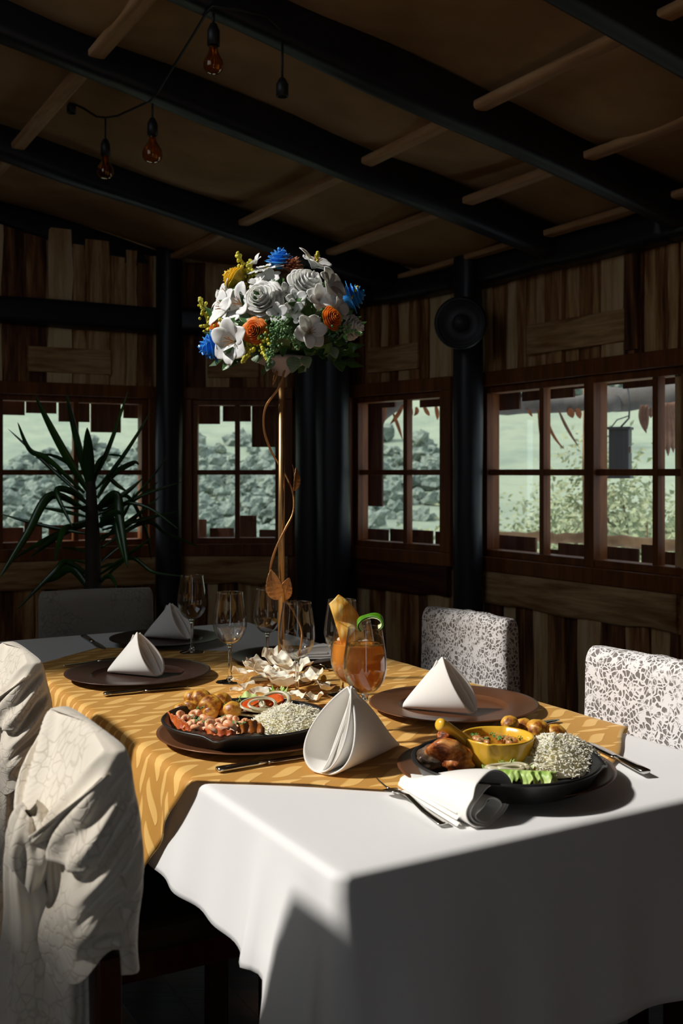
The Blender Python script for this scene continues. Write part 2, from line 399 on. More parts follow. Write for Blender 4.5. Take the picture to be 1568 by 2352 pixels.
for k in range(6):
    p0, t, n, Ls = seg_frame(k); rng = random.Random(40+k); b = MB(); e0, _ = ED(p0); zt = 2.8 if k in (0, 1) else 2.42
    if k == 0: zt = 4.8
    if k == 5: zt = 4.85
    if k in WIN:
        s0, s1, z0, z1 = WIN[k]; s0 += .03; s1 -= .03; z0 += .03; z1 -= .03
        Lx = Ls if k != 3 else Ls
        s1c = min(s1, Ls)
        for a in ((-.05, s0, 0, zt), (s1c, Lx+.05, 0, zt), (s0, s1c, 0, z0), (s0, s1c, z1, zt)):
            if a[1]-a[0] > .01: wallbox(b, k, *a, -.07, 0)
        boards(b, k, 0, s0, 0, zt, rng)
        if s1c < Lx-.02: boards(b, k, s1c, Lx, 0, zt, rng)
        boards(b, k, s0, s1c, 0, z0-.16, rng); boards(b, k, s0, s1c, z1+.02, zt, rng)
        rb = MB(); a_, c_2 = max(0, s0-.02), (s1c if k != 3 else Lx)
        def rail_pt(u, v, k=k, a_=a_, c_2=c_2, z0=z0, p0=p0, t=t, n=n):
            s_ = a_+(c_2-a_)*u; an = 2*PI*v; zt_ = z0-.012; zb_ = z0-.20-.022*mnoise.noise((u*5, k, 1)); zc = (zt_+zb_)/2; hh = (zt_-zb_)/2
            x, y = cos(an), sin(an); kk = (abs(x)**4+abs(y)**4)**-.25; return p0+t*s_+n*(.027+.025*kk*x*(1+.2*mnoise.noise((u*7, y*2, k))))+Vector((0,0,zc+hh*kk*y))
        rb.grid(rail_pt, 30, 20); rb.f.append(tuple(range(0, 31*20, 31))); rb.f.append(tuple(range(30, 31*20+30, 31)))
        struct('wall_rail', ['broad rail board under the plant window','broad rail board under the narrow window behind the pole','dark red rail board under the angled wall window','wide weathered rail board with a natural edge under the wide window'][k], rb, M['rail'] if k != 2 else M['rail_d'], 'rail', smooth=True, rz=math.atan2(t.y, t.x))
        # short boards laid flat over the window
        a = s0+(s1c-s0)*(.22 if k < 3 else .30); c = s0+(s1c-s0)*(.72 if k < 3 else .78); bb_ = MB(); wallbox(bb_, k, a, c, z1+.09, z1+.235, .0, .045, wob=0)
        struct('wall_board', ['short flat board over the plant window','short flat board over the narrow window behind the pole','short flat board over the angled wall window','long flat board over the wide window'][k], bb_, M['rail'], 'board', rz=math.atan2(t.y, t.x), mods=[BEV(.006)])
        if k == 3:
            a = c+.005; wallbox(b, k, a, a+.075, z1+.05, zt-.1, 0, .05)
    else:
        if k == 5:                                       # unseen gap added behind the camera to let in fill light
            da, db, dz = 3.55, 3.95, 2.0
            for a in ((-.05, da, 0, zt), (db, Ls+.05, 0, zt), (da, db, dz, zt)): wallbox(b, k, *a, -.07, 0); boards(b, k, max(0, a[0]), min(Ls, a[1]), a[2], zt, rng)
        else: wallbox(b, k, -.05, Ls+.05, 0, zt, -.07, 0); boards(b, k, 0, Ls, 0, zt, rng)
    struct('wall_'+names[k], wl[k], b, M['board'], 'wall')
# unseen wall beside the camera; opening sized to shape the sun on the table
b = MB(); k = 6; ROOM.append(ROOM[0])
p0, t, n, Ls = seg_frame(6)                            # runs from d=-1 to d=6.14
def so(d): return d+1.0
OP = (so(1.2), so(3.05), 2.10, 3.98)
for a in ((-.05, OP[0], 0, 4.9), (OP[1], Ls+.05, 0, 4.9), (OP[0], OP[1], 0, OP[2]), (OP[0], OP[1], OP[3], 4.9)): wallbox(b, 6, *a, -.07, 0)
boards(b, 6, 0, OP[0], 0, 4.85, random.Random(3)); boards(b, 6, OP[1], Ls, 0, 4.85, random.Random(4)); boards(b, 6, OP[0], OP[1], 0, OP[2], random.Random(5))
struct('wall_open_side', 'unseen board wall with an opening sized to let the sun onto the table', b, M['board'], 'wall')

# ring beams and pillars
def ring(k, z, h, w, off, lab, s0=0, s1=None, seed=0):
    p0, t, n, Ls = seg_frame(k); s1 = Ls if s1 is None else s1
    struct('wall_beam', lab, beam_mb(p0+t*s0+n*off+Vector((0,0,z)), p0+t*s1+n*off+Vector((0,0,z)), w, h, seed=seed), M['black'], 'beam', smooth=True)
ring(0, 2.13, .15, .12, .06, 'black beam across the far wall above the plant window', seed=1)
ring(1, 2.13, .15, .12, .06, 'black beam above the narrow window behind the flowers', seed=2)
ring(2, 2.24, .12, .12, .06, 'black beam over the angled wall by the round speaker', seed=3)
ring(3, 2.25, .15, .14, .07, 'black eave beam above the wide window', seed=4)
ring(4, 2.25, .15, .14, .07, 'black eave beam past the wide window', seed=5)
def log(px, D, r, z1, lab, seed, lean=0):
    p = Q(px, HZ, D); p.z = 0
    def fn(u, v):
        a = 2*PI*u; z = z1*v; rr = r*(1+.10*mnoise.noise((cos(a)*1.2+seed, sin(a)*1.2, z*1.6))+.04*mnoise.noise((cos(a)*5, sin(a)*5+seed, z*1.2)))
        return p+Vector((rr*cos(a)+lean*z, rr*sin(a), z))
    b = MB().grid(fn, 28, 30, closeu=True); o = len(b.v); b.f.append(tuple(range(27,-1,-1))); b.f.append(tuple(range(o-28, o)))
    struct('pillar', lab, b, M['black'], 'pillar', smooth=True)
log(388, 6.2, .078, 2.6, 'black log pillar between the plant window and the narrow window', 1)
log(712, 6.12, .085, 2.6, 'black corner log just beside the gold flower pole', 2)
log(764, 6.0, .10, 2.5, 'thick black corner log beside the angled wall', 3)
log(1074, 5.32, .075, 2.5, 'black log pillar between the two windows carrying a round speaker', 4)

# windows
def window(k, num, lab, vs_frac, mullion=(), lit=True):
    s0, s1, z0, z1 = WIN[k]; p0, t, n, Ls = seg_frame(k)
    root = thing('window_%d' % num, lab, 'window', p0+t*(s0+s1)/2+Vector((0,0,z0)), 0, kind='structure')
    f = MB(); fw = .072
    for a in ((s0, s1, z0, z0+fw), (s0, s1, z1-fw, z1), (s0, s0+fw, z0+fw, z1-fw), (s1-fw, s1, z0+fw, z1-fw)): wallbox(f, k, *a, -.085, .06)
    obj('window_frame', f, M['frame'], root, False, mods=[BEV(.004)])
    f = MB(); iw = .035; q0, q1, y0, y1 = s0+fw, s1-fw, z0+fw, z1-fw
    for a in ((q0, q1, y0, y0+iw), (q0, q1, y1-iw, y1), (q0, q0+iw, y0+iw, y1-iw), (q1-iw, q1, y0+iw, y1-iw)): wallbox(f, k, *a, -.06, .025)
    obj('sash_frame', f, M['frame'], root, False, mods=[BEV(.003)])
    f = MB(); wallbox(f, k, q0, q1, 1.205, 1.235, -.035, .008)
    for x in vs_frac: wallbox(f, k, s_at(k, x)-.015, s_at(k, x)+.015, y0, y1, -.035, .012)
    for x in mullion: wallbox(f, k, s_at(k, x)-.03, s_at(k, x)+.03, y0, y1, -.06, .03)
    obj('muntin', f, M['frame'], root, False, mods=[BEV(.002)])
    f = MB(); wallbox(f, k, q0+.01, q1-.01, y0+.01, y1-.01, -.016, -.012)
    obj('pane', f, M['pane'], root, False)
window(0, 1, 'brown framed window behind the spiky plant', [174])
window(1, 2, 'narrow four pane window between the black pillars beside the flower pole', [545])
window(2, 3, 'narrow four pane window in the angled wall', [933])
window(3, 4, 'wide brown window with a lantern and log post outside', [1247, 1508], [1362])

# loudspeaker on the pillar
c = Q(1058, 742, 5.12); root = thing('loudspeaker', 'round black loudspeaker high on the log pillar between the windows', 'speaker', c)
ax = Vector((-.18, -1, -.12)); Mx = orient(ax, c)
obj('housing', MB().lathe([(.03,-.13),(.11,-.10),(.128,-.02),(.13,.02),(.118,.04),(.108,.03)], 36, cap=False).xf(Mx), M['black'], root)
obj('cone', MB().lathe([(.108,.028),(.09,.022),(.045,-.012),(.044,-.008),(.03,.006),(0,.012)], 36, cap=False).xf(Mx), plain('speaker_cone', (.03,.03,.036,1), .5), root)
obj('bracket', MB().tube([c+Vector((.01,.12,0)), c+Vector((.03,.2,0))], .03), M['black'], root)

# ------------------------------------------------------------------ outside
OR = ['first','second','third','fourth','fifth','sixth','seventh','eighth','ninth']
def shingles(k, where, rows, off, top, dark=False):
    for i, (x0, x1, y) in enumerate(rows):
        p0, t, n, Ls = seg_frame(k); s0, s1 = s_at(k, x0), s_at(k, x1)
        def at(px):                                        # board stands off behind the wall, cut where the sight line says
            r = Vector(((px-CX)/FPX, 1, 0)); lam = (p0-n*off).dot(n)/r.dot(n); return (r*lam-p0).dot(t), lam
        a, l0 = at(x0); c, l1 = at(x1); z = CAMZ-(y-HZ)*(l0+l1)/2/FPX
        b = MB()
        if top: wallbox(b, k, a, c, z, 1.95, -off-.012*(i % 2)-.012, -off-.012*(i % 2))
        else: wallbox(b, k, a, c, .45, z, -off-.012*(i % 2)-.012, -off-.012*(i % 2))
        o = obj('wall_shingle', b, M['shingle'], None, False)
        tag(o, '%s brown shingle from the left %s the %s' % (OR[i], 'hanging over' if top else 'standing below', where), 'shingle', 'brown shingles outside the %s' % where)
shingles(0, 'plant window', [(-6,57,953),(61,131,949),(135,206,969),(210,279,993),(284,345,961)], .14, True)
shingles(0, 'plant window', [(-6,54,1212),(57,98,1200),(112,165,1206),(168,205,1214),(225,330,1222)], .14, False)
shingles(1, 'window beside the flower pole', [(436,505,974),(511,576,968),(578,640,1027),(642,700,980)], .14, True)
shingles(1, 'window beside the flower pole', [(440,474,1193),(481,537,1213),(550,589,1184),(595,640,1217),(644,690,1210)], .14, False)
shingles(2, 'angled wall window', [(826,842,1212),(842,874,1163),(875,906,936),(960,1022,934),(1019,1040,972)], .12, True)
shingles(2, 'angled wall window', [(828,890,1215),(892,940,1216),(943,992,1218),(996,1040,1222)], .12, False)
shingles(3, 'wide window', [(1130,1192,942),(1194,1312,917),(1313,1362,892),(1364,1428,884),(1430,1500,890),(1502,1610,880)], .12, True)
shingles(3, 'wide window', [(1130,1229,1231),(1240,1278,1262),(1281,1360,1250),(1364,1388,1254),(1390,1464,1258),(1468,1505,1252),(1509,1555,1268),(1558,1640,1262)], .12, False)

# hillside
t = NT('hill_grass'); v = t.coord('Object', (1,1,1)); a1 = t.noise(v, .10, 6, .62); a2 = t.noise(v, .9, 4)
f = t.math('ADD', t.math('MULTIPLY', a1, .7), t.math('MULTIPLY', a2, .3))
t.l(t.ramp(f, [(.34, (.22,.255,.21,1)), (.47, (.32,.36,.27,1)), (.58, (.40,.43,.31,1)), (.7, (.30,.33,.27,1))]), t.b.inputs['Base Color']); t.set(Roughness=1.0, Specular_IOR_Level=.05); M['grass'] = t.m
def hz(x, y):
    r = math.hypot(x, y); z = -1.2-.02*min(r, 40)
    if r > 25: z += .17*(r-25)+.0006*(r-25)**2
    z += 3.0*mnoise.noise((x*.018+3, y*.018, .5))*min(1, max(0, (r-18)/40))+1.2*mnoise.noise((x*.06, y*.06, 4))*min(1, max(0, (r-18)/30))
    return z
def hill_pt(u, v):
    a = math.radians(-62+124*u); r = 9.0+210*v**1.7; x, y = r*sin(a), r*cos(a); return (x, y, hz(x, y))
struct('hillside', 'pale green hillside seen through the windows', MB().grid(hill_pt, 150, 120), M['grass'], 'hill', smooth=True)
rng = random.Random(5); b = MB()
def foliage_blob(b, c, r, n, rng, sub=1):
    for _ in range(n):
        o = Vector((rng.gauss(0,.45), rng.gauss(0,.45), rng.gauss(0,.3)))*r
        b.ico(c+o+Vector((0,0,r*.45)), r*rng.uniform(.35,.65), sub, .9, 2.6, (1,1,.85), rng.random()*40)
cnt = 0
while cnt < 2600:
    a = math.radians(rng.uniform(-24, 24)); r = 30+150*rng.random()**1.1; x, y = r*sin(a), r*cos(a)
    el = (hz(x, y)-CAMZ)/r
    dens = mnoise.noise((x*.05, y*.035, 9)); 
    if dens < .0+.30*rng.random(): continue
    foliage_blob(b, Vector((x, y, hz(x, y))), rng.uniform(.35, .8)*(.5+r/110), 3, rng); cnt += 1
t = NT('hill_bush_leaf'); v = t.coord(); t.l(t.ramp(t.noise(v, 1.6, 5, .65), [(.3, (.16,.19,.165,1)), (.5, (.26,.30,.25,1)), (.7, (.38,.41,.33,1))]), t.b.inputs['Base Color']); t.set(Roughness=1.0, Specular_IOR_Level=.05); t.bump(t.noise(v, 3.5, 4), 1.0, .3); M['bush'] = t.m
tag(obj('hillside_bushes', b, M['bush'], None, False), 'grey green bushes scattered over the far hillside', 'bushes', kind='stuff')
M['leafy'] = plain('bush_leaves', (.32,.37,.22,1), .8, 0, (.48,.48,.30,1), 3, spec=.15)
M['trunk'] = plain('bush_branches', L((120,100,72)), .9)
def leafy_tree(name, label, base, h, spread, nleaf, seed, cat='bush', lsize=.07):
    rng = random.Random(seed); root = thing(name, label, cat, base); tb = MB(); lb = MB(); tips = []
    for i in range(9):
        a = rng.uniform(0, 2*PI); q = base+Vector((cos(a)*spread*rng.uniform(.3,1), sin(a)*spread*rng.uniform(.3,1), h*rng.uniform(.6,1)))
        mid = base.lerp(q, .5)+Vector((rng.gauss(0,.08), rng.gauss(0,.08), .1)); tb.tube([base, mid, q], [.03,.018,.006], 5); tips += [q, mid.lerp(q, .5), mid, mid.lerp(q, .75)]
    for _ in range(nleaf):
        c = rng.choice(tips)+Vector((rng.gauss(0,.2*spread), rng.gauss(0,.2*spread), rng.gauss(0,.11*h)))
        ax = Vector((rng.gauss(0,1), rng.gauss(0,1), rng.gauss(-.2,.6))).normalized(); sd_ = ax.orthogonal().normalized(); l = lsize*rng.uniform(.6,1.4)
        nn = ax.cross(sd_)*l*.12
        lb.add([c, c+ax*l*.5+sd_*l*.26+nn, c+ax*l, c+ax*l*.5-sd_*l*.26+nn, c+ax*l*.5-nn], [(0,1,4),(1,2,4),(2,3,4),(3,0,4)])
    obj('branches', tb, M['trunk'], root); obj('foliage', lb, M['leafy'], root, False)
def ground(px, D):
    p = Q(px, HZ, D); p.z = hz(p.x, p.y); return p
leafy_tree('shrub', 'leafy yellow green shrub outside the wide window beside the lantern', ground(1500, 10.5), 2.6, 1.0, 4200, 2, 'bush', .085)
leafy_tree('shrub', 'bright green shrub below the log rail outside the wide window', ground(1290, 14), 1.9, 1.7, 6500, 3, 'bush', .10)
leafy_tree('shrub', 'low leafy shrub outside the angled wall window', ground(1000, 15), 1.35, 1.3, 4500, 4, 'bush', .09)
leafy_tree('shrub', 'pale shrub further back past the lantern outside', ground(1440, 16), 2.3, 1.6, 6000, 6, 'bush', .10)
# porch of logs and thatch
M['log'] = plain('grey_weathered_log', L((120,112,106)), .85, 0, L((92,86,84)), 5, bump=.5, bscale=12)
M['postlog'] = plain('debarked_post', L((178,138,100)), .8, 0, L((120,88,62)), 6, bump=.5, bscale=14)
def wobbly(p0, p1, r, seed, n=14): 
    p0, p1 = Vector(p0), Vector(p1); pts = [p0.lerp(p1, i/n)+Vector((mnoise.noise((i*.5, seed, 0)), mnoise.noise((i*.5, seed, 5)), mnoise.noise((i*.5, seed, 9))))*.03 for i in range(n+1)]
    return MB().tube(pts, [r*(1+.12*mnoise.noise((i*.7, seed, 3))) for i in range(n+1)], 14)
q = Q(1364, HZ, 7.2); tag(obj('porch_post', wobbly((q.x,q.y,-1.5), (q.x,q.y,2.0), .078, 1), M['postlog']), 'upright peeled log post outside the wide window', 'post')
tag(obj('porch_beam', wobbly(Q(1090, 936, 7.0), Q(1420, 925, 7.0), .055, 2), M['log']), 'slim grey log beam resting on the outside post', 'beam')
tag(obj('porch_beam', wobbly(Q(1372, 922, 7.15), Q(1700, 893, 6.6), .08, 3), M['log']), 'thick grey log beam above the hanging lantern', 'beam')
tag(obj('porch_beam', wobbly(Q(830, 985, 7.4), Q(1010, 855, 7.4), .05, 6), M['log']), 'slanting grey log at the top of the angled wall window', 'beam')
tag(obj('porch_rail', wobbly(Q(1110, 1232, 7.1), Q(1375, 1236, 7.1), .036, 4), M['postlog']), 'pale log rail outside the wide window before the post', 'rail')
tag(obj('porch_rail', wobbly(Q(1360, 1240, 7.15), Q(1700, 1262, 6.7), .04, 5), M['postlog']), 'pale log rail outside the wide window past the post', 'rail')
# black box lantern
c = Q(1424, 1040, 6.6); root = thing('lantern', 'black metal box lantern hanging outside the wide window', 'lantern', Vector((c.x, c.y, c.z-.16)), 0)
Mr = Matrix.Rotation(math.radians(-24), 3, 'Z'); dk = plain('lantern_metal', (.05,.05,.055,1), .55)
obj('box_body', MB().box(c, (.125,.13,.31), Mr), dk, root, False, mods=[BEV(.006)])
obj('rim', MB().box(c+Vector((0,0,.155)), (.145,.15,.016), Mr).box(c+Vector((0,0,-.155)), (.145,.15,.016), Mr), dk, root, False, mods=[BEV(.003)])
obj('latch', MB().box(c+Mr @ Vector((.068,-.05,.02)), (.02,.03,.045), Mr), M['steel'], root, False, mods=[BEV(.003)])
obj('hanging_hook', MB().tube([c+Vector((.0,0,.16)), c+Vector((.055,0,.22)), c+Vector((.06,0,.30)), c+Vector((.05,.02,.44))], .006, 6), dk, root)
obj('wire', MB().tube([c+Vector((-.055,0,.165)), c+Vector((-.02,0,.21)), c+Vector((.055,0,.235))], .004, 6), dk, root)
# dry palm fringe: single blades that hang from the thatch
M['dry'] = plain('dry_palm_leaf', L((168,96,48)), .8, 0, L((120,70,44)), 12)
M['dry2'] = plain('dry_palm_leaf_grey', L((150,112,92)), .8, 0, L((112,76,62)), 14)
def blade(root, pts, w, D, m, name='frond', fold=.3):
    P3 = [Q(x, y, D+.03*i) for i, (x, y) in enumerate(pts)]; b = MB(); n = 12; C = bez(P3)
    def fn(u, v):
        p = C(v); tt = (C(min(1, v+.02))-C(max(0, v-.02))).normalized(); sd_ = tt.cross(Vector((.3,1,.2))).normalized()
        ww = w*max(.04, sin(PI*min(1, .12+.88*v))**.8); x = (u-.5)*2
        return p+sd_*x*ww/2+Vector((0,1,0))*abs(x)*ww*fold
    b.grid(fn, 4, n); return obj(name, b, m, root, mods=[SOL(.0015)])
def bez(P3):
    def C(t):
        q = list(P3)
        while len(q) > 1: q = [a.lerp(c, t) for a, c in zip(q, q[1:])]
        return q[0]
    return C
def dry_bunch(label, blades, D, m, grp='dry palm fringe of the porch roof'):
    r = thing('palm_frond', label, 'palm leaf', Q(*blades[0][0][0], D), 0, grp)
    for pts, w in blades: blade(r, pts, w, D, m, 'leaflet')
dry_bunch('long orange dry palm strands hanging before the hill in the wide window', [([(1236,940),(1243,985),(1239,1000)],.022),([(1256,955),(1262,1000),(1296,1032)],.02)], 6.9, M['dry'])
dry_bunch('thin dark palm strand slanting down in the wide window', [([(1283,942),(1300,985),(1330,1028)],.02)], 6.9, M['dry2'])
dry_bunch('short orange palm tips under the beam beside the outside post', [([(1308,938),(1312,950),(1315,960)],.05),([(1326,938),(1330,950),(1332,962)],.04),([(1212,940),(1218,950),(1222,957)],.02)], 6.95, M['dry'])
dry_bunch('small bunch of dry palm leaf beside the lantern', [([(1476,930),(1474,960),(1484,995)],.05),([(1486,930),(1482,965),(1486,985)],.04),([(1494,935),(1496,950),(1494,960)],.03)], 6.7, M['dry2'])
dry_bunch('large bunch of dry brown palm leaf at the edge of the wide window', [([(1530+3*i,925),(1525+10*i,980),(1522+12*i,1045+rng.uniform(-12,8))],.07) for i in range(5)]+[([(1545,925),(1570,960),(1590,1010)],.06)], 6.5, M['dry2'])
dry_bunch('orange dry palm strands at the top of the angled wall window', [([(884,930),(880,955),(876,985)],.04),([(903,950),(914,975),(924,1010)],.025),([(925,930),(915,955),(895,975)],.03),([(940,930),(946,950),(936,970)],.04),([(972,930),(982,950),(986,955)],.03),([(1000,930),(1006,950),(1004,965)],.03),([(955,935),(962,945),(950,955)],.03)], 7.2, M['dry'])
# ------------------------------------------------------------------ table, cloths
E0, E1, D0, D1 = .605, 1.385, 1.05, 2.98
root = thing('dining_table', 'long wooden dining table hidden under the white and gold cloths', 'table', W((E0+E1)/2, (D0+D1)/2, 0), TH)
c = W((E0+E1)/2, (D0+D1)/2, 0); R3 = Matrix.Rotation(TH, 3, 'Z')
obj('tabletop', MB().box(c+Vector((0,0,TZ-.026)), (E1-E0-.02, D1-D0-.02, .035), R3), M['chairwood'], root, False)
obj('apron', MB().box(c+Vector((0,0,TZ-.085)), (E1-E0-.14, D1-D0-.14, .08), R3), M['chairwood'], root, False)
for e in (E0+.09, E1-.09):
    for d in (D0+.09, D1-.09): obj('leg', MB().box(W(e, d, .345), (.06,.06,.69), R3), M['chairwood'], root, False, mods=[BEV(.005)])
def perim(nc=14, step=.014):
    """table edge from the near left corner round, with outward normals; r = soft edge radius"""
    pts = []; r = .018
    corners = [(E0,D1),(E1,D1),(E1,D0),(E0,D0)]
    cs = [(E0+r,D1-r,PI,PI/2),(E1-r,D1-r,PI/2,0),(E1-r,D0+r,0,-PI/2),(E0+r,D0+r,-PI/2,-PI)]
    for i, (ce, cd, a0, a1) in enumerate(cs):
        for k in range(nc+1):
            a = a0+(a1-a0)*k/nc; pts.append((ce+r*cos(a), cd+r*sin(a), a))
        n = cs[(i+1) % 4]; p = (ce+r*cos(a1), cd+r*sin(a1)); q = (n[0]+r*cos(n[2]), n[1]+r*sin(n[2])); ln = math.hypot(q[0]-p[0], q[1]-p[1]); m = int(ln/step)
        for k in range(1, m): pts.append((p[0]+(q[0]-p[0])*k/m, p[1]+(q[1]-p[1])*k/m, a1))
    return pts
def sst(a, b, x): x = max(0, min(1, (x-a)/(b-a))); return x*x*(3-2*x)
def drop_len(e, d):
    left = .175; front = .275; right = .30; far = .28
    wl_, wr_, wf_, wb_ = max(1e-6, abs(e-E0)), max(1e-6, abs(E1-e)), max(1e-6, abs(d-D0)), max(1e-6, abs(D1-d))
    i = [1/wl_**2, 1/wr_**2, 1/wf_**2, 1/wb_**2]; base = (left*i[0]+right*i[1]+front*i[2]+far*i[3])/sum(i)
    dc = math.hypot(e-E0, d-D0); base += .16*math.exp(-(dc/.10)**2)
    if wl_ < .03: base = left+(front+.16-left)*sst(.15, .02, d-D0)
    return base
PT = perim(); NPT = len(PT)
b = MB(); rows = [(.0,0),(.5,0),(.85,0),(.955,0)]; c0 = ((E0+E1)/2, (D0+D1)/2)
b.v.append(W(*c0, TZ))
for f, _ in rows[1:]:
    for e, d, a in PT: b.v.append(W(c0[0]+(e-c0[0])*f, c0[1]+(d-c0[1])*f, TZ))
NR = 26
for j in range(NR+1):
    t_ = j/NR
    for i, (e, d, a) in enumerate(PT):
        if j < 4:
            ph = (j/4)*PI/2; o = .012*sin(ph); z = TZ-.012*(1-cos(ph))-.0003
            o2 = o-.012+.004
        else:
            tt = (j-4)/(NR-4); Ld = drop_len(e, d)-.012; z = TZ-.012-Ld*tt
            o2 = .004
            s = e if abs(cos(a)) < .5 else d
            dl = math.hypot(e-E0, d-D0)
            # long soft folds falling from the edge, deeper towards the hem
            o2 += tt*(.004*sin(s*21+1)+.004*sin(s*47+a*2)+.008)+.010*tt
            if abs(cos(a)+1) < .05:                    # the side by the near chairs: a crease and two deep folds near the corner
                o2 += .012*tt*math.exp(-((d-1.24)/.016)**2)+.02*tt**1.2*sin(PI*min(1, tt))*math.exp(-((d-1.13)/.03)**2)
                o2 += .032*tt**1.3*math.exp(-((d-1.155)/.03)**2)-.035*tt*math.exp(-((d-1.10)/.022)**2)
            o2 += .050*tt**1.2*math.exp(-(dl/.05)**2)
            if abs(sin(a)+1) < .05: o2 += .060*tt**1.15*math.exp(-((e-E0-.085)/(.034 if e-E0 < .085 else .11))**2)+.0025*math.exp(-((e-1.19)/.004)**2)
        b.v.append(W(e+o2*cos(a), d+o2*sin(a), z))
for i in range(NPT): b.f.append((0, 1+(i+1) % NPT, 1+i))
nrow = len(rows)-1+NR+1
for j in range(nrow-1):
    for i in range(NPT):
        i2 = (i+1) % NPT; b.f.append((1+j*NPT+i, 1+j*NPT+i2, 1+(j+1)*NPT+i2, 1+(j+1)*NPT+i))
tag(obj('tablecloth', b, M['linen'], mods=[SOL(.0015, -1)]), 'white tablecloth hanging to deep folds at the near table corner', 'tablecloth')

# gold overlay laid across the table at a slant
def overlay_pt(p_, q_):
    e = 1.06-.773*p_+.767*q_; d = 1.09+.634*p_+.642*q_; z = TZ+.0035; R = .012
    u_, v_ = d, e
    ol = E0-.006-e; orr = e-E1-.006; ob = d-D1-.006
    wrin = .0016*mnoise.noise((e*9, d*9, 2))+.0012*mnoise.noise((e*25, d*14, 5))
    def hang(over):
        if over <= 0: return 0, 0
        q = min(over, R*PI/2); ph = q/R; return R*sin(ph), R*(1-cos(ph))+over-q
    if ol > 0:
        x, dz = hang(ol); w = min(1, max(0, dz)/.25); fo = .013*sin(d*34+.8)*w+.008*sin(d*71)*w+.014*w+.006*min(1, dz/.05)
        e = E0-.006-x-fo; z -= dz
    elif orr > 0:
        x, dz = hang(orr); e = E1+.006+x+.012*sin(d*30)*min(1, dz/.3)+.012*min(1, dz/.3)+.006; z -= dz
    if ob > 0:
        x, dz = hang(ob); d = D1+.006+x+.01; z -= dz
    z += max(0, wrin)*(1 if z > TZ-.01 else 0)
    return W(e, d, z), (u_, v_)
b = MB(); uv = []; NU, NV = 150, 120; PM, QM = 1.417, 1.12
for j in range(NV+1):
    for i in range(NU+1):
        p_ = PM*i/NU; q_ = QM*j/NV
        rp = (1-i/NU)**8; rq = (1-j/NV)**8                # wavy hem, one softly rounded corner
        p2 = p_+.005*sin(q_*19)*rp+.028*rp*rq; q2 = q_+.004*sin(p_*17)*rq+.028*rp*rq
        p, w = overlay_pt(p2, q2); b.v.append(p); uv.append(w)
for j in range(NV):
    for i in range(NU): b.f.append((j*(NU+1)+i, (j+1)*(NU+1)+i, (j+1)*(NU+1)+i+1, j*(NU+1)+i+1))
tag(obj('table_overlay', b, M['gold'], uv=uv, mods=[SOL(.002, 1)]), 'shiny gold cloth with a wavy leaf weave laid slantwise over the white tablecloth', 'tablecloth')

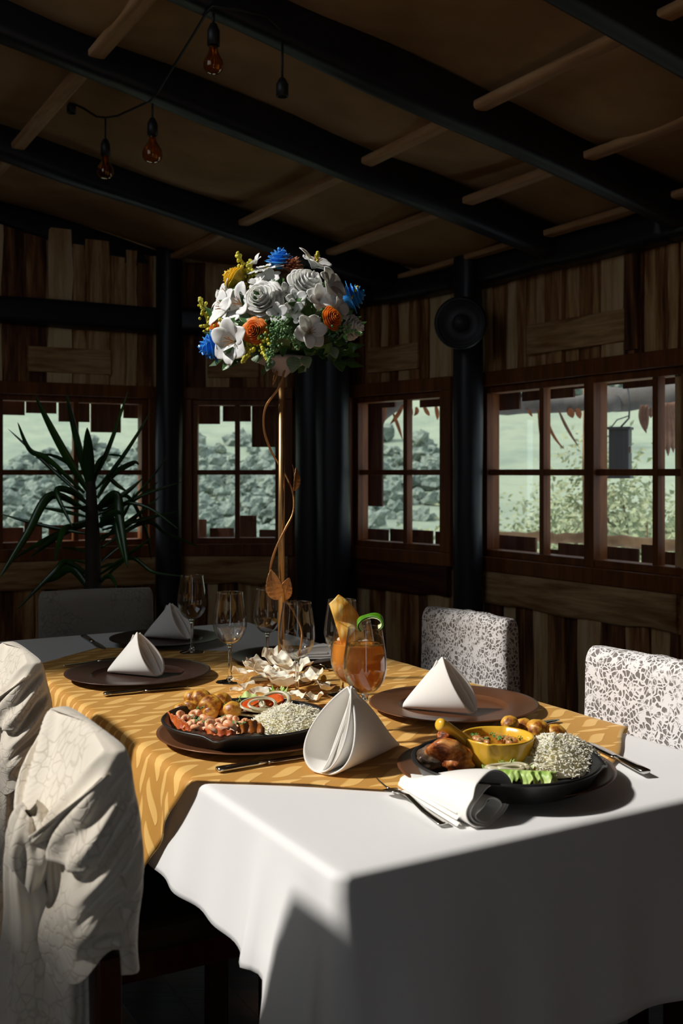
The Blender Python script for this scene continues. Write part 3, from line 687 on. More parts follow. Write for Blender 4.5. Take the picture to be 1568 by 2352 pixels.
# ------------------------------------------------------------------ chairs
def se(a, wx, wy, n=4.5):
    c, s = cos(a), sin(a); k = (abs(c)**n+abs(s)**n)**(-1/n); return c*k*wx, s*k*wy
def chair(label, style, e, d, rz, group=None, cover_mat=None, zt=.87, hw=.155):
    loc = W(e, d, 0); root = thing('dining_chair', label, 'chair', loc, rz, group)
    # local frame: +x towards the table, y along the width
    obj('seat', MB().box((.235,0,.435), (.40,.34,.055)), M['seat'], root, False, True, mods=[BEV(.018, 3)])
    obj('seat_frame', MB().box((.235,0,.385), (.39,.32,.05)), M['chairwood'], root, False, True, mods=[BEV(.004)])
    for y in (-.13, .13):
        obj('leg', MB().box((.40,y,.18), (.038,.038,.36)), M['chairwood'], root, False, True, mods=[BEV(.004)])
        obj('leg', MB().box((-.005,y*.55,.36), (.028,.032,.72)), M['chairwood'], root, False, True, mods=[BEV(.004)])
    bb = MB()
    for z in (.55,.78): bb.box((0,0,z), (.02,hw*1.5,.05))
    obj('backrest', bb, M['chairwood'], root, False, True)
    NA, NZ = 150, 70; KZ = zt-.112; zb = .56 if style != 'sash' else zt-.235
    def fn(u, v):
        a = 2*PI*u; s = 1-v                           # v 0 at hem, 1 at top
        z = zb+(zt-zb)*v; tx, ty = .034, hw
        x, y = se(a, tx, ty)
        if style == 'sash':
            fl = sst(1.0, .60, v); x = x/tx*(.015+.023*fl)-.007*fl
        if v > .9: q = (v-.9)/.1; k = math.sqrt(max(0, 1-q*q*.9)); x *= .35+.65*k; y *= .93+.07*k
        if style != 'sash': y *= 1+.03*s; x *= 1+.25*s
        if style == 'sash':
            back = max(0, -cos(a)); sy = y/hw; edge = abs(sin(a))**5; sgn = 1 if y > 0 else -1
            kz = (z-KZ)/(zt-KZ)                            # 0 at the knot, 1 at the top
            vlin = abs(sy)-max(0, kz)*.80
            if kz > -.05 and back > .02:                   # folded edges falling to the knot, flat panel between them
                sw = sst(.0, .16, vlin); x -= back*(.016*sw+.006*sw*sin(vlin*16))
            elif back > .02: x -= back*(.012+.006*sin(z*55+sy*4))
            dg = z*.86-x*1.1; band = math.exp(-((z-zt+.10)/.075)**2)
            y += sgn*edge*(.0085*sin(dg*150)*band+.0045*sin(dg*310+1)*band)
            low = math.exp(-((z-zt+.20)/.045)**2)
            y += sgn*edge*low*(.014*sin(z*95+x*40)*(.6-x*8))
            x -= edge*.012*low*sst(.01, -.03, x)
            x += edge*.006*sin(z*38+1.3)*s
            x += .006*mnoise.noise((y*14, z*11, 3.3))*(.3+s); y += .010*mnoise.noise((x*20, z*13, 8.1))*(.3+s)
            z += .035*s**3*(1 if x < 0 else .2)*edge
        else:
            x += .003*mnoise.noise((y*14, z*11, 3.3)); y += .004*mnoise.noise((x*20, z*9, 8.1))
            if style == 'lace': z += .008*mnoise.noise((y*16, x*10, 1.7))*v
        return (x, y, z)
    b = MB().grid(fn, NA, NZ, closeu=True); o = len(b.v)
    top = [b.v[i] for i in range(o-NA, o)]; cc = sum(top, Vector())/NA; cc.z += .004; b.v.append(cc)
    for i in range(NA): b.f.append((o-NA+i, o-NA+(i+1) % NA, o))
    obj('slip_cover', b, cover_mat, root, True, True)
    if style == 'sash':
        # gathered knot and the bundle of cloth that falls from it
        kb = MB()
        def knot(u, v):
            a = 2*PI*u; t_ = v*2-1; r = .030*math.sqrt(max(0, 1-t_*t_*.88))*(1+.13*sin(a*5+v*5)+.08*sin(a*9))
            return (-.068+r*cos(a)*.75, -.012+r*sin(a)*1.25, KZ+.004-.040*t_-.014*abs(sin(a)))
        kb.grid(knot, 60, 18, closeu=True); obj('sash_knot', kb, cover_mat, root, True, True)
        def swag(sg):
            def f(u, v):                              # roll of cloth from the top corner down to the knot
                p0 = Vector((-.018, sg*(hw-.006), zt-.030)); p2 = Vector((-.072, -.012+sg*.012, KZ+.006)); p1 = (p0+p2)/2+Vector((-.016, sg*.012, -.022))
                p = p0*(1-v)**2+p1*2*v*(1-v)+p2*v*v; w = .015*sin(PI*min(1,.12+.8*v))+.005; a = 2*PI*u
                r = w*(1+.18*sin(a*4+v*6)); return p+Vector((-cos(a)*r*.55, sg*sin(a)*r*.75, sin(a)*r*.8))
            return f
        sb = MB(); sb.grid(swag(1), 28, 18, closeu=True); sb.grid(swag(-1), 28, 18, closeu=True); obj('sash_swag', sb, cover_mat, root, True, True)
        def tail(x0, y0, rx, ry, zl, ph, np_):
            def f(u, v):
                a = 2*PI*u; g_ = sst(0, .45, v); top_ = math.sqrt(max(0, 1-(1-min(1, v/.05))**2))
                r = (.42+.58*g_+.10*v)*(.25+.75*top_)*(1+(.10+.10*v)*sin(a*np_+ph+v*1.4)+.05*sin(a*(2*np_+1)+ph*2+v*3))
                return (x0+rx*r*cos(a)-.010*math.exp(-((v-.08)/.1)**2)+.012*sin(v*3+ph)*v, y0+ry*r*sin(a)+.010*sin(v*4+ph)*v, KZ+.022-zl*v-.012*v*sin(a*2+ph))
            return f
        b2 = MB().grid(tail(-.060, .006, .038, .050, .52, .3, 5), 90, 50, closeu=True); obj('sash_tail', b2, cover_mat, root, True, True)
        b2 = MB().grid(tail(-.036, -.042, .022, .030, .47, 2.1, 4), 70, 46, closeu=True); obj('sash_tail', b2, cover_mat, root, True, True)
    return root
g = 'covered dining chairs around the table'
ch1 = chair('cream covered chair with a knotted sash nearest the camera', 'sash', .334, 1.13, TH, g, M['brocade'], .94, .116)
dup(ch1, W(.440, 1.895, 0), TH-.03, 'cream covered chair with a knotted sash behind the nearest chair', g, (1.06, 1.08, .957))
lc = chair('white lace covered chair in sunlight at the near end of the table', 'lace', 1.495, 1.375, TH+PI, g, M['lace'], .872, .19)
dup(lc, W(1.575, 2.085, 0), TH+PI+.12, 'shaded lace covered chair before the angled window', g, (1, .80, 1))
p = Q(222, HZ, 3.20); e_, d_ = ED(p)
chair('grey brocade covered chair at the far table end before the plant', 'plain', e_, d_, TH-PI/2-.15, g, M['brocade_grey'], .858, .172)
# ------------------------------------------------------------------ chargers
RT = TZ+.0058                                           # top of the gold cloth
CH_PROF = [(0,.0),(.092,.0),(.100,.002),(.108,.008),(.120,.0105),(.158,.0135),(.165,.0145),(.165,.0158),(.158,.0152),(.120,.0125),(.107,.0105),(.100,.0048),(.096,.0036),(.0,.0036)]
def charger(label, px, py, m, r=.165):
    c = P(px, py, RT+.0145); c.z = RT
    root = thing('charger_plate', label, 'plate', c, 0, 'round charger plates on the table'); s = r/.165
    pr = [(a*s, z) for a, z in CH_PROF]
    obj('well', MB().lathe(pr[-4:], 96, cap=False), m, root, True, True)
    obj('rim', MB().lathe(pr[:-3], 96, cap=False), m, root, True, True); return root
CP = {}
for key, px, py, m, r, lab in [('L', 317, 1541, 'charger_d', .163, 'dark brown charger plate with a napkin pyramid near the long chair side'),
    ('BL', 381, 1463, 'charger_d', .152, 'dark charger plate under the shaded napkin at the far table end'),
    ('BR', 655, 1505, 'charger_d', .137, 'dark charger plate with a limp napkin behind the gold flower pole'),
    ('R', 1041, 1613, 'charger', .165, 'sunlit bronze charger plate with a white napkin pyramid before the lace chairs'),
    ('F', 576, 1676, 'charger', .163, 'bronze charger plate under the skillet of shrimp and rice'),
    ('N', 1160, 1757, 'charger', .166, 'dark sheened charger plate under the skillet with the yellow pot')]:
    CP[key] = charger(lab, px, py, M[m], r).location.copy()

# ------------------------------------------------------------------ napkins
def napkin(label, loc, rz, size=.15, h=.1, wdt=.085, slant=.45, group='folded cloth napkins', side=1, isc=1.0):
    """a stiff cone-shaped fold: a tall tear-drop mouth at +x that leans back to the apex, tapering to a tail at -x"""
    root = thing('napkin', label, 'napkin', loc, rz, group)
    def sect(u, hh, ww, pinch=.8):                      # tear-drop loop, u 0..1 starts at the apex
        a = 2*PI*u; return sin(a)*ww/2*(abs(sin(a/2))**pinch), hh*(.5+.5*cos(a))
    def shape(t_, u, sc=1.0, wf=1.0, dx=0, dy=0):
        hh = h*sc*(max(0, 1-t_)**.95)+.014*t_*(1-.35*t_); hh *= 1 if wf == 1.0 else 1-.55*t_; ww = wdt*wf*(1-.72*t_+.30*t_*(1-t_)); y, z = sect(u, hh, ww)
        zz = z/max(hh, 1e-5); x = size*(.42-t_)-slant*size*zz**1.15*(1-t_)+dx*(1-t_)+.010*sin(PI*zz)*(1-t_)*(1 if u < .5 else -.4)
        y += dy*zz**.7*(1.15-zz)*(1-t_)+.006*sin(t_*4)*zz; return (x, y, max(.0014, z))
    b = MB().grid(lambda u, v: shape(v, u), 72, 30, closeu=True); o = len(b.v); b.f.append(tuple(range(o-72, o)))
    obj('outer_fold', b, M['napkin'], root, True, True, mods=[SOL(.0038, -1), SUB(1)])
    # two rolled layers stand inside the mouth, pressed to one side
    for sc, wf, dx, dy in ((.95*isc, .24, .004, .040*side), (.90*isc, .20, -.012, .014*side)):
        b = MB().grid(lambda u, v, sc=sc, wf=wf, dx=dx, dy=dy: shape(v*.55, u, sc, wf, dx, dy*wdt/.085), 40, 16, closeu=True)
        for p in b.v: p.z += .0035
        obj('inner_fold', b, M['napkin'], root, True, True, mods=[SOL(.0032, -1), SUB(1)])
    return root
def lying(label, loc, rz, size=.15, wdt=.11, h=.05, group='folded cloth napkins'):
    """the same fold tipped over: a layered wedge, narrow at the tail, with an oval mouth at +x"""
    root = thing('napkin', label, 'napkin', loc, rz, group)
    for nm, kw, kh, dx, t0 in (('outer_fold', 1, 1, 0, 1), ('inner_fold', .78, .66, -.003, .6), ('inner_fold', .50, .36, -.006, .5)):
        def f(u, v, kw=kw, kh=kh, dx=dx, t0=t0):
            a = 2*PI*u; t_ = v*t0; ww = wdt*kw*(1-.80*t_**.9); hh = h*kh*(1-.72*t_**1.1); c, s_ = cos(a), sin(a)
            k = (abs(c)**2.6+abs(s_)**2.6)**(-1/2.6); y = c*k*ww/2; z = hh/2+hh/2*s_*k
            x = size*(.5-t_)+dx-.022*(1-t_)*(y/wdt)-.010*(1-t_)*(z/h)+.004*sin(a*3+1)*(1-t_)
            z += .004*sin(v*6+y*50)*(.5+.5*s_)*(.4+v)
            if y < -ww*.36 and kw == 1: z *= .75
            return (x, y+wdt*.06*t_, max(.0014, z+(1-kh)*.004))
        b = MB().grid(f, 64, 30, closeu=True); o = len(b.v)
        if t0 == 1: b.f.append(tuple(range(o-64, o)))
        obj(nm, b, M['napkin'], root, True, True, mods=[SOL(.0032, -1), SUB(1)])
    for k in range(3):                                   # edges of the layers along the near side
        def g(u, v, k=k): return (size*(.46-.86*v)-.006*k, -wdt*(.5-.36*v)+wdt*.06*v*.86-.004+.005*k+.009*(u-.5), .003+.006*k*(1-.5*v)+.004*sin(u*PI)*(1-v))
        obj('layer_edge', MB().grid(g, 4, 24), M['napkin'], root, True, True, mods=[SOL(.0022), SUB(1)])
    return root
def aim(pa, pb, z):                                      # heading on the table from pixel a to pixel b
    a, c = P(*pa, z), P(*pb, z); v = c-a; return math.atan2(v.y, v.x)
zc = RT+.0045
napkin('cream napkin pyramid on the dark charger near the long chair side', P(318, 1550, zc), math.radians(-22), .135, .098, .075)
napkin('shaded napkin pyramid on the charger at the far table end', P(393, 1467, zc), math.radians(-20), .140, .100, .075)
napkin('white napkin pyramid on the sunlit bronze charger', P(1020, 1634, zc), math.radians(-22), .142, .106, .075)
napkin('large white napkin standing open beside the shrimp skillet', P(812, 1750, RT), math.radians(-124), .215, .126, .125, .34, side=1, isc=1.04)
lying('white napkin lying over a fork at the near table edge', Vector((.146, 1.470, TZ+.0005)), math.radians(-53), .192, .100, .060)
lying('limp napkin on the charger behind the gold flower pole', P(705, 1512, zc+.003), math.radians(10), .13, .07, .03)

# ------------------------------------------------------------------ wine glasses
BOWL = [(.0065,.086),(.012,.0875),(.020,.092),(.028,.101),(.0335,.111),(.0368,.123),(.0375,.134),(.0365,.148),(.0345,.163),(.0318,.180),(.0290,.199)]
def smooth_prof(p, n=4):
    out = []
    for i in range(len(p)-1):
        a, b_, c, d = p[max(i-1,0)], p[i], p[i+1], p[min(i+2,len(p)-1)]
        for k in range(n):
            t_ = k/n; f = lambda x: .5*((2*b_[x])+(-a[x]+c[x])*t_+(2*a[x]-5*b_[x]+4*c[x]-d[x])*t_*t_+(-a[x]+3*b_[x]-3*c[x]+d[x])*t_**3)
            out.append((max(0, f(0)), f(1)))
    return out+[p[-1]]
BW = smooth_prof(BOWL)
def wine_glass(label, c, group='stemmed wine glasses on the gold cloth', scale=1.0):
    root = thing('wine_glass', label, 'glass', c, 0, group); root.scale = (scale,)*3
    inner = [(r-.0011, z+.0006) for r, z in BW]; inner[0] = (.0, .0885)
    prof = [(0,.0865)]+BW+[(BW[-1][0]-.0005, .1996)]+list(reversed(inner))
    obj('bowl', MB().lathe(prof, 64), M['wine'], root, True, True)
    st = [(0,.0885),(.0065,.0875),(.0075,.085),(.0052,.079),(.0042,.070),(.0038,.045),(.0042,.020),(.0058,.011),(.010,.0068)]
    obj('stem', MB().lathe(smooth_prof(list(reversed(st))[0:]), 32), M['stem'], root, True, True)
    obj('foot', MB().lathe([(0,.0075),(.008,.0066),(.018,.0040),(.029,.0024),(.0315,.0014),(.0315,.0006),(.029,.0),(.0,.0)], 64), M['stem'], root, True, True)
    return root
def gpos(px, py): return P(px, py, RT)
g0 = wine_glass('empty wine glass standing between the two napkin pyramids and the pole', gpos(528, 1567))
dup(g0, gpos(441, 1499), 0, 'empty wine glass nearest the far table end beside the shaded napkin')
dup(g0, gpos(614, 1530), 0, 'empty wine glass just behind the gold flower pole', scale=.93)
dup(g0, gpos(682, 1607), 0, 'empty wine glass in front of the gold flower pole by the petals')
dup(g0, gpos(785, 1597), 0, 'empty wine glass behind the orange drink')
ga = gpos(838, 1708); dup(g0, ga, 0, 'wine glass filled with clear amber drink', scale=1.0)
go = gpos(811, 1681); dup(g0, go, 0, 'wine glass of cloudy orange drink behind the amber one', scale=(1.08,1.08,1.0))
def drink(name, label, c, m, top, s=1.0):
    pr = [(r*s-.0014*s, z) for r, z in BW if z < top]; r1 = pr[-1][0]
    prof = [(0,.0895)]+pr[3:]+[(r1, top-.0006),(r1-.001, top-.0012),(0, top-.0012)]
    return tag(obj(name, MB().lathe(prof, 56, c), m), label, 'drink')
t = NT('amber_drink'); t.set(Base_Color=(.97,.60,.20,1), Roughness=.0, IOR=1.33, Transmission_Weight=.93, Subsurface_Weight=0.0); M['amber'] = t.m
t = NT('orange_juice'); t.set(Base_Color=(.95,.36,.05,1), Roughness=.25, Transmission_Weight=.15, IOR=1.34, Subsurface_Weight=.5, Subsurface_Radius=(.03,.012,.004), Subsurface_Scale=.5); M['juice'] = t.m
drink('amber_drink', 'clear amber drink filling the front glass', ga, M['amber'], .171)
drink('orange_drink', 'cloudy orange drink filling the glass behind the amber one', go, M['juice'], .160, 1.08)
M['foam'] = plain('drink_foam', L((250,222,196)), .6, bump=.5, bscale=300)
b = MB(); rng = random.Random(4)
for i in range(26):
    a = rng.uniform(0, 2*PI); r = .026*rng.random()**.5; b.ico(go+Vector((r*cos(a), r*sin(a), .1605+.004*rng.random())), rng.uniform(.004,.009), 1, sq=(1,1,.6), seed=i)
tag(obj('drink_foam', b, M['foam']), 'pale pinkish foam floating on the cloudy orange drink', 'foam', kind='stuff')
# fried plantain strip and lime twist on the glasses
t = NT('plantain_chip'); v = t.coord('Object', (60,60,8)); t.l(t.ramp(t.noise(v, 1.2, 5, .6), [(.3, L((206,120,30))), (.48, L((246,186,76))), (.62, L((255,226,150)))]), t.b.inputs['Base Color']); t.set(Roughness=.5, Subsurface_Weight=.2, Subsurface_Scale=.01); t.bump(t.noise(v, 1.5, 4), .5, .002); M['plantain'] = t.m
Dg = go.y-.012; C = bez([Q(812, 1500, Dg), Q(812, 1450, Dg), Q(795, 1405, Dg), Q(766, 1376, Dg)])
def fn(u, v):
    p = C(v); tt = (C(min(1, v+.02))-C(max(0, v-.02))).normalized(); sd_ = tt.cross(Vector((.25,-1,0))).normalized(); x = (u-.5)*2; w = (.023 if v < .5 else .023*(1-.5*((v-.5)/.5)**1.6))
    return p+sd_*x*w+Vector((0,-.004*(1-x*x)+.003*sin(v*14),0))+tt.cross(sd_)*(x*x-.5)*.007
tag(obj('plantain_chip', MB().grid(fn, 8, 28), M['plantain'], mods=[SOL(.0035), SUB(1)]), 'golden fried plantain strip standing in the orange drink', 'garnish')
M['lime'] = plain('lime_peel', L((88,150,28)), .35, 0, L((66,120,20)), 60, bump=.2, bscale=400)
M['pith'] = plain('lime_pith', L((214,224,170)), .6)
Cl = ga+Vector((.003,-.0,.2)); root = thing('lime_twist', 'twist of green lime peel on the rim of the amber drink', 'garnish', Cl)
def lime(w0, off):
    def f(u, v):
        a = math.radians(-30+255*v); R0 = .0165*(1+.18*sin(a*2+.6)); c = Cl+Vector((.006+R0*cos(a)*1.1, -.004+.012*sin(a*.5), .006+R0*sin(a)*.8)); n = Vector((cos(a), .15, sin(a)))
        return c+n*off+Vector((0,1,.25))*((u-.5)*w0*(1+.3*sin(v*9)))
    return f
obj('peel', MB().grid(lime(.019, .0), 6, 30), M['lime'], root, mods=[SOL(.0026, 1), SUB(1)])
obj('pith', MB().grid(lime(.0175, -.0022), 6, 30), M['pith'], root, mods=[SOL(.0015, 1), SUB(1)])

# ------------------------------------------------------------------ cutlery
def cut_base(label, name, cat, tail_px, tip_px, zb, bldr, group='table cutlery'):
    a, c = P(*tail_px, zb), P(*tip_px, zb); v = c-a; root = thing(name, label, cat, Vector((a.x, a.y, zb)), math.atan2(v.y, v.x), group)
    bldr(root, v.length)
def strip_mb(st, n=10):
    """stations (x, half width, z, half thickness) -> rounded bar"""
    b = MB()
    for x, w, z, h in st:
        for k in range(n):
            a = 2*PI*k/n; b.v.append(Vector((x, w*cos(a), z+h*sin(a))))
    for i in range(len(st)-1):
        for k in range(n): k2 = (k+1) % n; b.f.append((i*n+k, i*n+k2, (i+1)*n+k2, (i+1)*n+k))
    b.f.append(tuple(range(n-1,-1,-1))); o = (len(st)-1)*n; b.f.append(tuple(range(o, o+n))); return b
def knife(root, Ln):
    k = Ln/.22
    obj('handle', strip_mb([(0,.007,.005,.003),(.002,.0095,.005,.0045),(.03*k,.0095,.005,.0045),(.08*k,.0075,.005,.004),(.105*k,.006,.005,.0035)]), M['steel'], root, True, True)
    obj('blade', strip_mb([(.104*k,.006,.005,.003),(.115*k,.0095,.005,.0016),(.16*k,.0105,.005,.0013),(.20*k,.0085,.005,.0011),(.215*k,.005,.005,.0009),(.22*k,.001,.005,.0006)]), M['steel'], root, True, True)
def fork(root, Ln):
    k = Ln/.20
    obj('handle', strip_mb([(0,.006,.003,.0015),(.003,.009,.003,.0022),(.05*k,.007,.005,.002),(.10*k,.004,.012,.002),(.128*k,.0038,.010,.002)]), M['steel'], root, True, True)
    obj('head', strip_mb([(.126*k,.004,.010,.002),(.136*k,.010,.008,.0014),(.146*k,.0125,.0065,.0012),(.156*k,.0128,.006,.0011)]), M['steel'], root, True, True)
    for i in range(4):
        y = (i-1.5)*.0071; obj('tine', strip_mb([(.154*k,.0021,.006,.001),(.17*k,.0016,.0058,.001),(.19*k,.0013,.008,.0009),(.20*k,.0006,.0105,.0006)], 8), M['steel'], root, True, True)
cut_base('steel knife lying in front of the dark charger with the napkin pyramid', 'table_knife', 'knife', (238,1600), (432,1582), RT, knife)
cut_base('steel knife lying in front of the shrimp skillet', 'table_knife', 'knife', (498,1775), (735,1738), RT, knife)
cut_base('knife handle sticking out over the white cloth past the yellow pot skillet', 'table_knife', 'knife', (1484,1780), (1350,1712), RT, knife)
cut_base('steel fork tucked under the lying napkin at the near edge', 'table_fork', 'fork', (1020,1898), (864,1802), TZ+.0025, fork)
cut_base('shiny knife on the grey shaded cloth at the far corner', 'table_knife', 'knife', (192,1464), (240,1495), TZ+.002, knife)
cut_base('knife tip peeking out beside the dark charger near the chairs', 'table_knife', 'knife', (290,1515), (145,1534), RT, knife)
cut_base('fork lying in shade between the limp napkin and the orange drink', 'table_fork', 'fork', (700,1532), (775,1543), RT, fork)
cut_base('knife showing its blade tip behind the yellow pot', 'table_knife', 'knife', (1150,1684), (1284,1659), RT, knife)
# ------------------------------------------------------------------ skillets and food
def skillet(label, c, r, ears):
    root = thing('skillet', label, 'pan', c, 0, 'black skillets of food')
    H = .034
    prof = [(0,0),(r*.80,0),(r*.86,.004),(r*.97,H-.006),(r*.995,H-.002),(r*1.0,H),(r*.985,H+.002),(r*.955,H),(r*.92,H-.008),(r*.83,.010),(r*.78,.007),(0,.007)]
    b = MB().lathe(prof, 96)
    for a in ears:                                        # pouring lips pulled out of the rim
        for i, v in enumerate(b.v):
            rr = math.hypot(v.x, v.y)
            if rr > r*.9 and v.z > H*.35:
                da = (math.atan2(v.y, v.x)-a+PI) % (2*PI)-PI; w = math.exp(-(da/.12)**2); k = 1+.05*w*(v.z/H); v.x *= k; v.y *= k; v.z -= .007*w*(v.z/H)
    obj('pan', b, M['iron'], root, True, True)
    a = ears[-1]; return root
S1 = CP['F']+Vector((0,0,.0052)); S2 = CP['N']+Vector((0,0,.0052))
q = P(565, 1646, S1.z+.034); S1 = Vector((q.x, q.y, S1.z)); q = P(1161, 1740, S2.z+.034); S2 = Vector((q.x, q.y, S2.z))
skillet('black iron skillet holding shrimp, baby potatoes and rice', S1, .146, [math.radians(-103), math.radians(78)])
skillet('black iron skillet holding the yellow pot, chicken and rice', S2, .141, [math.radians(-8)])
FZ1, FZ2 = S1.z+.0085, S2.z+.0085
def PF(px, py, z): return P(px, py, z)
t = NT('cooked_rice'); v = t.coord(); t.l(t.ramp(t.noise(v, 60, 3), [(.3, (.95,.88,.62,1)), (.6, (.98,.94,.74,1))]), t.b.inputs['Base Color']); t.set(Roughness=.5, Subsurface_Weight=.6, Subsurface_Radius=(.006,.0055,.004), Subsurface_Scale=1.0); M['rice'] = t.m
def rice(label, c, rx, ry, rz_, h, n, seed, gl=.0056):
    rng = random.Random(seed); b = MB(); R_ = Matrix.Rotation(rz_, 3, 'Z')
    def dome(u, v):
        a = 2*PI*u; r = v; x, y = r*cos(a)*rx, r*sin(a)*ry; z = h*max(0, 1-r*r)**.9*(1+.08*sin(a*3+seed)); z += .003*mnoise.noise((x*90, y*90, seed)); return c+R_ @ Vector((x, y, max(0, z)))
    b.grid(dome, 48, 14, closeu=True)
    for _ in range(n):
        a = rng.uniform(0, 2*PI); r = rng.random()**.5*1.02; x, y = r*cos(a)*rx, r*sin(a)*ry; z = h*max(0, 1-r*r)**.9*(1+.08*sin(a*3+seed))+rng.uniform(0,.0025)+.001
        p = c+R_ @ Vector((x*1.045, y*1.045, z+.0015)); ax = Vector((rng.gauss(0,1), rng.gauss(0,1), rng.gauss(0,.35))).normalized(); s1 = ax.orthogonal().normalized(); s2 = ax.cross(s1); l = gl*rng.uniform(.75,1.2); w = l*.20
        pts = []; 
        for tt, k in ((-1,.35),(-.55,.9),(.3,1),(1,.3)):
            for m in range(5): an = 2*PI*m/5; pts.append(p+ax*l*tt+(s1*cos(an)+s2*sin(an))*w*k)
        fs = [(j*5+m, j*5+(m+1) % 5, j*5+5+(m+1) % 5, j*5+5+m) for j in range(3) for m in range(5)]+[(4,3,2,1,0),(15,16,17,18,19)]
        b.add(pts, fs)
    return tag(obj('rice', b, M['rice'], mods=[]), label, 'rice', kind='stuff')
q = PF(672, 1656, FZ1+.012); rice('mound of white rice beside the shrimp', Vector((q.x, q.y, FZ1)), .076, .062, math.radians(-18), .034, 1700, 1)
q = PF(1276, 1745, FZ2+.012); rice('mound of white rice beside the yellow pot', Vector((q.x, q.y, FZ2)), .074, .054, math.radians(20), .044, 1700, 2)
t = NT('roast_potato'); v = t.coord(); oi = t.node('ShaderNodeObjectInfo'); n = t.noise(v, 34, 5, .65)
t.l(t.ramp(n, [(.34, L((78,38,16))), (.42, L((160,94,34))), (.51, L((224,168,64))), (.75, L((238,192,92)))]), t.b.inputs['Base Color']); t.set(Roughness=.42, Coat_Weight=.08); t.bump(n, .4, .003); M['potato'] = t.m
def potato(label, px, py, r, z, D=None, seed=0, group=None):
    c = P(px, py, z); b = MB().ico(c, r*.97, 3, .10, 1.6, (1.10,.98,.92), seed)
    return tag(obj('baby_potato', b, M['potato']), label, 'potato', group)
zz = FZ1
for i, (zx, zy, r, dz, lab) in enumerate([(310,160,.016,.036,'roast baby potato at the very back tip of the shrimp skillet pile'),(375,165,.019,.036,'glossy roast potato at the top of the pile in the shrimp skillet'),
    (455,222,.021,.026,'largest roast potato in the middle of the shrimp skillet pile'),(550,188,.018,.030,'roast potato with herbs and cheese at the back of the shrimp skillet'),
    (648,260,.0165,.022,'round roast potato on its own beside the salad of the shrimp skillet'),(290,235,.015,.022,'dark roast potato at the outer side of the shrimp skillet pile'),
    (215,262,.014,.018,'small browned potato by the rim of the shrimp skillet'),(465,282,.014,.016,'low browned potato just above the shrimp'),(570,255,.015,.018,'dark crusted potato behind the round one in the shrimp skillet')]):
    potato(lab, 360+zx/3.733, 1560+zy/3.733, r, zz+dz, seed=i+1, group='baby potatoes in the shrimp skillet')
for i, (zx, zy, r, dz, lab) in enumerate([(785,98,.014,.040,'small pale potato behind the rim of the yellow pot'),(885,120,.015,.030,'browned potato half hidden by the yellow pot'),(985,145,.019,.028,'charred potato wedge between the yellow pot and the rice'),(1112,180,.019,.020,'glossy potato behind the rice of the near skillet'),(1000,185,.015,.018,'low potato tucked against the rice behind the yellow pot')]):
    potato(lab, 920+zx/3.136, 1630+zy/3.136, r, FZ2+dz, seed=i+20, group='baby potatoes behind the yellow pot')
# shrimp in pink sauce
t = NT('pink_sauce'); v = t.coord(); t.l(t.ramp(t.noise(v, 70, 4), [(.35, L((222,120,70))), (.48, L((244,186,146))), (.6, L((252,230,206)))]), t.b.inputs['Base Color']); t.set(Roughness=.4, Coat_Weight=.15); t.bump(t.noise(v, 110, 4), .6, .002); M['sauce'] = t.m
t = NT('shrimp_flesh'); v = t.coord(); t.l(t.ramp(t.noise(v, 45, 3), [(.36, L((240,146,90))), (.5, L((250,196,152))), (.64, L((255,236,216)))]), t.b.inputs['Base Color']); t.set(Roughness=.38, Coat_Weight=.15, Subsurface_Weight=.25, Subsurface_Scale=.006); M['shrimp'] = t.m
sa = []
q = PF(507, 1660, FZ1+.008); 
def sauce(u, v):
    a = 2*PI*u; r = v; x, y = r*cos(a)*.070, r*sin(a)*.036; z = .012*max(0, 1-r**2.5)+.004*mnoise.noise((x*70, y*70, 4)); R_ = Matrix.Rotation(math.radians(-22), 3, 'Z'); return Vector((q.x, q.y, FZ1))+R_ @ Vector((x*(1+.15*sin(a*5)), y*(1+.15*sin(a*4)), max(.0, z)))
tag(obj('shrimp_sauce', MB().grid(sauce, 60, 14, closeu=True), M['sauce']), 'creamy pink sauce spread under the shrimp', 'sauce', kind='stuff')
SH = [(215,322,.9),(255,350,.8),(330,300,1.0),(300,375,.8),(385,385,.9),(440,340,1.15),(470,400,1.0),(545,370,1.0),(600,345,1.0),(640,405,1.1),(575,410,.9),(690,365,.8),(720,395,.6),(180,345,.7),(500,430,.9),(345,420,.8),(260,400,.7),(760,360,.6)]
rng = random.Random(8)
sw = ['first','second','third','fourth','fifth','sixth','seventh','eighth','ninth','tenth','eleventh','twelfth','thirteenth','fourteenth','fifteenth','sixteenth','seventeenth','eighteenth']
order = sorted(range(len(SH)), key=lambda i: SH[i][0])
for i, (zx, zy, s) in enumerate(SH):
    c = P(360+zx/3.733, 1560+zy/3.733, FZ1+.017); a0 = rng.uniform(0, 2*PI); R_ = .0085*s; pts = []; rad = []
    Mx = Matrix.Rotation(a0, 3, 'Z') @ Matrix.Rotation(rng.uniform(-.5,.5), 3, 'X')
    for k in range(12):
        f = k/11; an = f*4.1; pts.append(c+Mx @ Vector((R_*cos(an), R_*sin(an), .003*sin(f*5)))); rad.append(.0068*s*(1-.55*f)*(1+.06*sin(k*3))*(.75 if k == 0 else 1))
    tag(obj('shrimp', MB().tube(pts, rad, 12), M['shrimp']), 'curled pink shrimp in sauce, %s of them from the outer rim' % sw[order.index(i)], 'shrimp', 'shrimp in pink sauce')
M['herb'] = plain('chopped_herb', L((58,100,30)), .6, 0, L((96,140,56)), 200)
